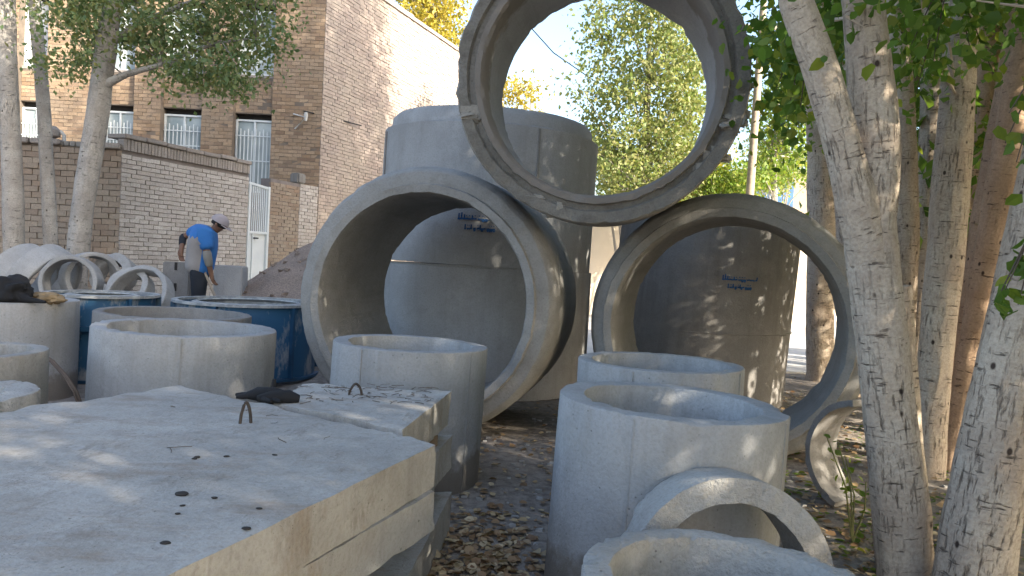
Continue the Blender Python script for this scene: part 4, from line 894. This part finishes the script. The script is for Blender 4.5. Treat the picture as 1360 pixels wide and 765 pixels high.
for i, (pth, Y, lb, mt) in enumerate((([(1256, 600, 34), (1278, 480, 36), (1306, 320, 38), (1328, 190, 36), (1350, 60, 34)], 6.2, 'slim reddish brown poplar stem leaning behind the grey scarred one', 'bark_brown'),
                                      ([(1272, 575, 34), (1296, 440, 36), (1330, 260, 42), (1352, 120, 38), (1372, 0, 34)], 5.9, 'thick reddish brown poplar stem, foremost of the leaning brown group', 'bark_brown'),
                                      ([(1300, 560, 24), (1312, 440, 26), (1336, 280, 28), (1352, 150, 26), (1366, 20, 24)], 7.4, 'slim brown poplar stem hidden among the leaning brown group', 'bark_brown'),
                                      ([(1214, 560, 26), (1220, 430, 28), (1232, 280, 30), (1238, 140, 28), (1240, 0, 26)], 7.0, 'pale upright poplar stem just behind the forked trunk', 'bark_pale'),
                                      ([(1196, 560, 28), (1200, 430, 30), (1204, 300, 30), (1200, 150, 28), (1192, 0, 26)], 6.4, 'pale upright poplar stem touching the forked trunk from behind', 'bark_pale'),
                                      ([(1240, 560, 26), (1262, 430, 28), (1288, 280, 30), (1306, 140, 28), (1322, 0, 26)], 8.4, 'tan poplar stem farthest back in the leaning brown group', 'bark_brown'),
                                      ([(1345, 600, 40), (1352, 450, 40), (1372, 280, 40), (1390, 100, 36)], 6.8, 'brown poplar stem behind the thick leaning poplar', 'bark_brown'))):
    P_ = ext(ppath(pth, Y), 4.2, (.05, .1)); top_ = P_[-1][0]
    tree('poplar_tree', lb, [P_], mt, crown_pts(130, (top_.x, top_.y, 8.2), (1.9, 1.9, 4.2), 20+i), 46, .24, .10, 'leaf_green', '4', 10+i, PG)
for i, (pth, Y, lb) in enumerate((([(1090, 515, 36), (1089, 400, 35), (1092, 300, 38), (1090, 190, 35), (1084, 70, 32), (1080, -40, 28)], 10.8, 'thick mottled poplar seen through the right end of the big pipe'),
                                  ([(1132, 480, 26), (1126, 330, 27), (1118, 220, 25), (1108, 90, 22), (1100, -30, 20)], 9.6, 'slim pale poplar between the big right pipe and the forked trunk'))):
    P_ = ext(ppath(pth, Y), 4.5, (.0, .0)); top_ = P_[-1][0]
    cen = crown_pts(150, (top_.x, top_.y, 8.8), (2.0, 2.0, 3.9), 30+i)+(px_pts(18, (1000, 1130), (20, 200), (8.8, 10.8), 33) if i == 0 else [])
    tree('poplar_tree', lb, [P_], 'bark_pale', cen, 48, .27, .10, 'leaf_green', '4', 20+i, PG)
# poplars added to continue the row; placed and sized to shade yard and house
for i, (x, y, hgt) in enumerate(((4.4, .6, 9), (3.6, -1.8, 8.4), (6.2, -.6, 12), (5.6, 3.6, 13), (6.6, 6.6, 15), (7.6, 1.6, 14), (5.2, -4.2, 9), (6.0, 11.75, 17), (8.2, 10.2, 17), (9.2, 6.0, 16), (8.6, 8.0, 17), (5.4, 6.9, 9), (5.4, -.1, 4.2))):
    P_ = [(Vector((x, y, -.12)), .17), (Vector((x+.1, y, 2)), .14), (Vector((x, y+.1, 4.2)), .11), (Vector((x+.1, y, hgt)), .06), (Vector((x, y, hgt+2)), .02)]
    tree('poplar_tree', 'pale poplar added to the row to shade the yard', [P_], 'bark_pale', crown_pts(int(24*hgt), (x, y, hgt*.55+.4), (2.3, 2.3, hgt*.5), 50+i), 50, .28, .128, 'leaf_green', '4', 40+i, 'poplars added to shade the yard', maxtw=30)
# left-hand trees before the yard wall
LG_ = 'trees before the yard wall'
L1 = ext(ppath([(19, 365, 25), (17, 250, 25), (12, 130, 23), (8, 0, 22)], 11.2), 3.5)
tree('poplar_tree', 'straight grey trunk at the far end of the yard wall', [L1], 'bark_grey', px_pts(8, (-60, 70), (-80, 30), (10.6, 11.8), 60)+crown_pts(50, (-8.2, 11.2, 7.6), (1.7, 1.7, 2.2), 61), 46, .22, .07, 'leaf_grey', '4', 60, LG_)
L2 = ext(ppath([(68, 335, 17), (64, 250, 17), (57, 130, 16), (46, 0, 15)], 11.6), 3.5)
tree('poplar_tree', 'thinnest grey trunk between two thicker ones before the yard wall', [L2], 'bark_grey', crown_pts(40, (-7.9, 11.6, 7.8), (1.5, 1.5, 2.0), 62), 46, .22, .07, 'leaf_grey', '4', 61, LG_)
L3 = ppath([(102, 355, 27), (112, 260, 27), (126, 175, 28), (139, 80, 26), (150, 0, 24)], 10.7)
L3 = ext(L3, 3.5, (.1, 0)); br = [(pt(130, 118, 10.7), .07), (pt(165, 100, 10.6), .045), (pt(215, 85, 10.5), .03), (pt(280, 60, 10.5), .02), (pt(340, 50, 10.5), .01)]
br2 = [(pt(141, 60, 10.7), .06), (pt(190, 30, 10.7), .04), (pt(260, 0, 10.7), .025), (pt(330, -20, 10.7), .012)]
rg = random.Random(65)
cen = []
while len(cen) < 135:
    x = rg.uniform(62, 385); y = rg.uniform(-40, 135); low = 60+75*math.exp(-((x-300)/70)**2)+55*math.exp(-((x-90)/35)**2)+25*math.exp(-((x-210)/30)**2)-(40 if x > 355 else 0)
    if y < low: cen.append(pt(x, y, rg.uniform(9.8, 11.4)))
tree('leafy_tree', 'leaning grey tree spreading a grey green crown before the brick house', [L3, br, br2], 'bark_grey', cen+crown_pts(80, (-4.6, 10.6, 6.9), (2.2, 1.8, 1.8), 66), 95, .17, .068, 'leaf_grey', '4', 62, LG_, maxtw=60)
# background trees
def bgtree(name, label, base, h, pxr, pyr, Yr, n, per, spread, ls, lm, seed, group, mt='bark_grey', r_=.14):
    P_ = [(Vector((base[0], base[1], -.1)), r_), (Vector((base[0]+.1, base[1], h*.4)), r_*.75), (Vector((base[0], base[1]+.1, h*.75)), r_*.5), (Vector((base[0], base[1], h)), r_*.2)]
    rg_ = random.Random(seed); cx, cy = (pxr[0]+pxr[1])/2, (pyr[0]+pyr[1])/2; cs = []
    while len(cs) < n:
        a, b = rg_.uniform(-1, 1), rg_.uniform(-1, 1)
        w_ = 1-.35*max(0, -b)
        if abs(a) < w_*(1-.15*rg_.random()) : cs.append(pt(cx+a*(pxr[1]-pxr[0])/2, cy+b*(pyr[1]-pyr[0])/2, rg_.uniform(*Yr)))
    tree(name, label, [P_], mt, cs, per, spread, ls, M[lm].name, '4', seed, group, .012, maxtw=70)
b_ = pt(850, 300, 19.5)
bgtree('leafy_tree', 'tall olive green tree framed by the bore of the top pipe', (b_.x, 19.5), 8.4, (768, 940), (-60, 262), (18.0, 20.8), 215, 105, .27, .105, 'leaf_olive', 70, 'sunlit trees across the street')
b_ = pt(575, 100, 30); bgtree('leafy_tree', 'yellow autumn tree rising behind the parapet of the house', (b_.x, 31), 11, (505, 622), (-60, 115), (29.5, 32.5), 120, 80, .38, .16, 'leaf_yellow', 71, 'sunlit trees across the street')
b_ = pt(705, 150, 28); bgtree('leafy_tree', 'small yellow green tree top showing over the upright pipe stack', (b_.x, 28), 8, (665, 716), (98, 160), (27, 29), 16, 60, .32, .14, 'leaf_yellow', 72, 'sunlit trees across the street')
b_ = pt(1030, 200, 21.5); bgtree('leafy_tree', 'light green tree beside the utility pole across the street', (b_.x, 21.5), 6.5, (1000, 1080), (60, 240), (20.5, 22.6), 70, 70, .28, .11, 'leaf_lime', 73, 'sunlit trees across the street')
b_ = pt(1215, 200, 13.5); bgtree('leafy_tree', 'yellow green sapling glimpsed between the poplar stems', (b_.x, 12.4), 5.2, (1172, 1258), (-20, 265), (11.6, 12.8), 44, 55, .22, .08, 'leaf_lime', 74, 'sunlit trees across the street')
b_ = pt(1330, 200, 13.5); bgtree('leafy_tree', 'olive sapling behind the leaning brown poplar stems', (b_.x, 10.9), 5.2, (1270, 1400), (-30, 180), (10.2, 11.4), 44, 55, .22, .08, 'leaf_lime', 75, 'sunlit trees across the street')
for i, (a, b, c_, d, Y, lm, lb) in enumerate(((795, 880, 205, 270, 21.5, 'leaf_olive', 'olive shrub at the foot of the tall olive tree'), (875, 965, 195, 268, 21.0, 'leaf_yellow', 'yellowing shrub behind the street wall beside the tall olive tree'),
                                             (925, 992, 225, 270, 20.2, 'leaf_lime', 'bright lime green shrub beside the utility pole'), (1000, 1062, 190, 245, 23.8, 'leaf_olive', 'dull green shrub before the blue door'))):
    p0 = pt((a+b)/2, d, Y); cs = px_pts(46, (a, b), (c_, d), (Y-.6, Y+.6), 80+i)
    e = empty('shrub', (p0.x, Y, 0), lb, 'shrub', 'shrubs across the street')
    mb = MB()
    for q in cs[:14]: mb.tube([(p0.x, Y, -.05), ((p0.x+q.x)/2, (Y+q.y)/2, q.z*.55), tuple(q)], [.03, .02, .008], 5, False)
    mb.build('stems', M['bark_grey'], e); obj('foliage', leaves('foliage', clumps(cs, 85, .24, 80+i), .10, M[lm], .3, '4', 80+i), M[lm], e)

# large leaves near the camera that can be told apart, each its own piece on a drooping spray
def spray(label, root, tips, n, size, seed):
    rd = random.Random(seed); e = empty('leaf_spray', root, label, 'leaf spray'); var = []
    for k in range(4):
        T = LEAF6.copy()*size*rd.uniform(.85, 1.15); T[:, 2] += rd.uniform(-.1, .1)*size*T[:, 1]/size; me_ = pd('leaf', T, LEAFF); me_.materials.append(M['leaf_green']); var.append(me_)
    tw = MB(); inv = wm(e).inverted()
    for tp in tips: tw.tube([root, (root+tp)/2+V3((0, 0, .04)), tp], [.006, .004, .002], 5)
    tw.build('twig', M['twig'], e)
    for k in range(n):
        tp = rd.choice(tips); t = rd.uniform(.25, 1.05); p = root.lerp(tp, t)+V3((rd.uniform(-.05, .05), rd.uniform(-.05, .05), rd.uniform(-.06, .03)))
        o_ = bpy.data.objects.new('leaf', rd.choice(var)); COL.objects.link(o_); o_.location = p; o_.rotation_euler = (R(rd.uniform(-160, -60)), R(rd.uniform(-50, 50)), rd.uniform(0, 6.28)); o_.parent = e; o_.matrix_parent_inverse = inv
spray('spray of broad green leaves hanging in front of the leaning poplar', pt(1385, 300, 2.9), [pt(1335, 385, 2.8), pt(1350, 345, 2.8), pt(1322, 402, 2.8), pt(1352, 405, 2.85)], 26, .06, 1)
spray('spray of green leaves at the upper side of the leaning poplar', pt(1392, 90, 3.0), [pt(1340, 150, 2.9), pt(1350, 215, 2.9), pt(1335, 190, 2.95), pt(1358, 250, 2.9)], 30, .06, 2)
spray('green leafy spray hanging between the top pipe and the forked poplar', pt(1080, 10, 4.0), [pt(1024, 60, 4.4), pt(1030, 120, 4.4), pt(1044, 160, 4.3), pt(1020, 15, 4.5), pt(1060, 170, 4.2), pt(1045, 90, 4.2)], 90, .066, 3)
spray('green leafy spray hanging beside the scarred grey poplar', pt(1260, -30, 4.2), [pt(1210, 60, 4.2), pt(1240, 80, 4.1), pt(1290, 70, 4.2), pt(1320, 100, 4.3), pt(1215, 130, 4.4), pt(1300, 20, 4.2)], 80, .066, 4)

# ------------------------------------------------------------------ litter and weeds
def litter(n, fn, size, seed, mat='leaf_dry', name='leaf_litter'):
    rg_ = np.random.default_rng(seed); P_ = []
    while len(P_) < n:
        x, y = fn(rg_)
        P_.append((x, y, g(x, y)+rg_.uniform(.004, .02)))
    C = np.array(P_, dtype=np.float32); k = len(C); a = rg_.uniform(0, 6.28, k); d = np.stack([np.cos(a), np.sin(a), rg_.uniform(-.12, .38, k)], 1); d /= np.linalg.norm(d, axis=1)[:, None]
    upn = np.stack([rg_.normal(0, .3, k), rg_.normal(0, .3, k), np.ones(k)], 1); x = np.cross(d, upn); x /= np.linalg.norm(x, axis=1)[:, None]; z = np.cross(x, d); sz = (size*rg_.uniform(.5, 1.2, k))[:, None]
    T = LEAF6*np.array([1, 1, 1.5], dtype=np.float32); V_ = C[:, None]+sz[:, None]*(T[None, :, 0:1]*x[:, None]+T[None, :, 1:2]*d[:, None]+T[None, :, 2:3]*z[:, None])
    V_[..., 2] = np.maximum(V_[..., 2], C[:, None, 2]-.002); Fc = (np.arange(k)[:, None, None]*6+np.array(LEAFF)[None]).reshape(-1, 4)
    tag(obj(name, np_mesh(name, V_.reshape(-1, 3), Fc), M[mat]), kind='stuff')
litter(850, lambda q: (q.normal(-.13, .20), q.normal(3.5, .40)), .052, 1); litter(520, lambda q: (q.uniform(-.5, 1.2), q.uniform(2.6, 6.2)), .05, 2)
litter(2300, lambda q: (q.uniform(1.2, 5.5), q.uniform(2.2, 9.5)), .055, 3); litter(700, lambda q: (q.uniform(1.2, 2.6), q.uniform(2.4, 5.2)), .05, 4); litter(900, lambda q: (q.uniform(-1, 6), q.uniform(6, 12)), .05, 5)
litter(420, lambda q: (q.uniform(1.2, 2.3), q.uniform(2.4, 5.6)), .05, 6, 'leaf_lime', 'ground_cover'); litter(900, lambda q: (q.uniform(2.1, 5), q.uniform(2.6, 7.5)), .05, 7, 'leaf_green', 'ground_cover')
# pebbles
pv = MB(); rd = random.Random(9)
for k in range(420):
    x, y = rd.uniform(-.6, 3.2), rd.uniform(2.4, 7.5); s_ = rd.uniform(.006, .022); pv.add([v+V3((rd.uniform(-.3, .3)*s_, rd.uniform(-.3, .3)*s_, 0)) for v in box_v((x, y, g(x, y)+s_*.2), (s_*2, s_*1.5, s_))], BOXF)
tag(pv.build('gravel', M['concrete_rough'], sm=80), kind='stuff')
# yellow stemmed weed before the broken shell
wd = ptz(1132, 720, .02); wz = empty('weed', wd, 'thin yellow stemmed weed growing before the broken concrete shell', 'weed')
for (px, py) in ((1098, 580), (1113, 588), (1122, 605), (1150, 640)):
    tp = pt(px, py, wd.y-.05); MB().tube([wd, wd.lerp(tp, .5)+V3((.03, 0, .02)), tp], [.006, .0045, .003], 6).build('stem', M['stem_green'], wz)
    for k in range(5):
        q = wd.lerp(tp, 1-.12*k)+V3((random.uniform(-.02, .02), random.uniform(-.02, .02), 0)); T = LEAF6*.04; o_ = obj('leaf', pd('leaf', T, LEAFF), M['leaf_lime']); o_.location = q; o_.rotation_euler = (random.uniform(-1.5, 1), random.uniform(-1, 1), random.uniform(0, 6)); adopt(o_, wz)
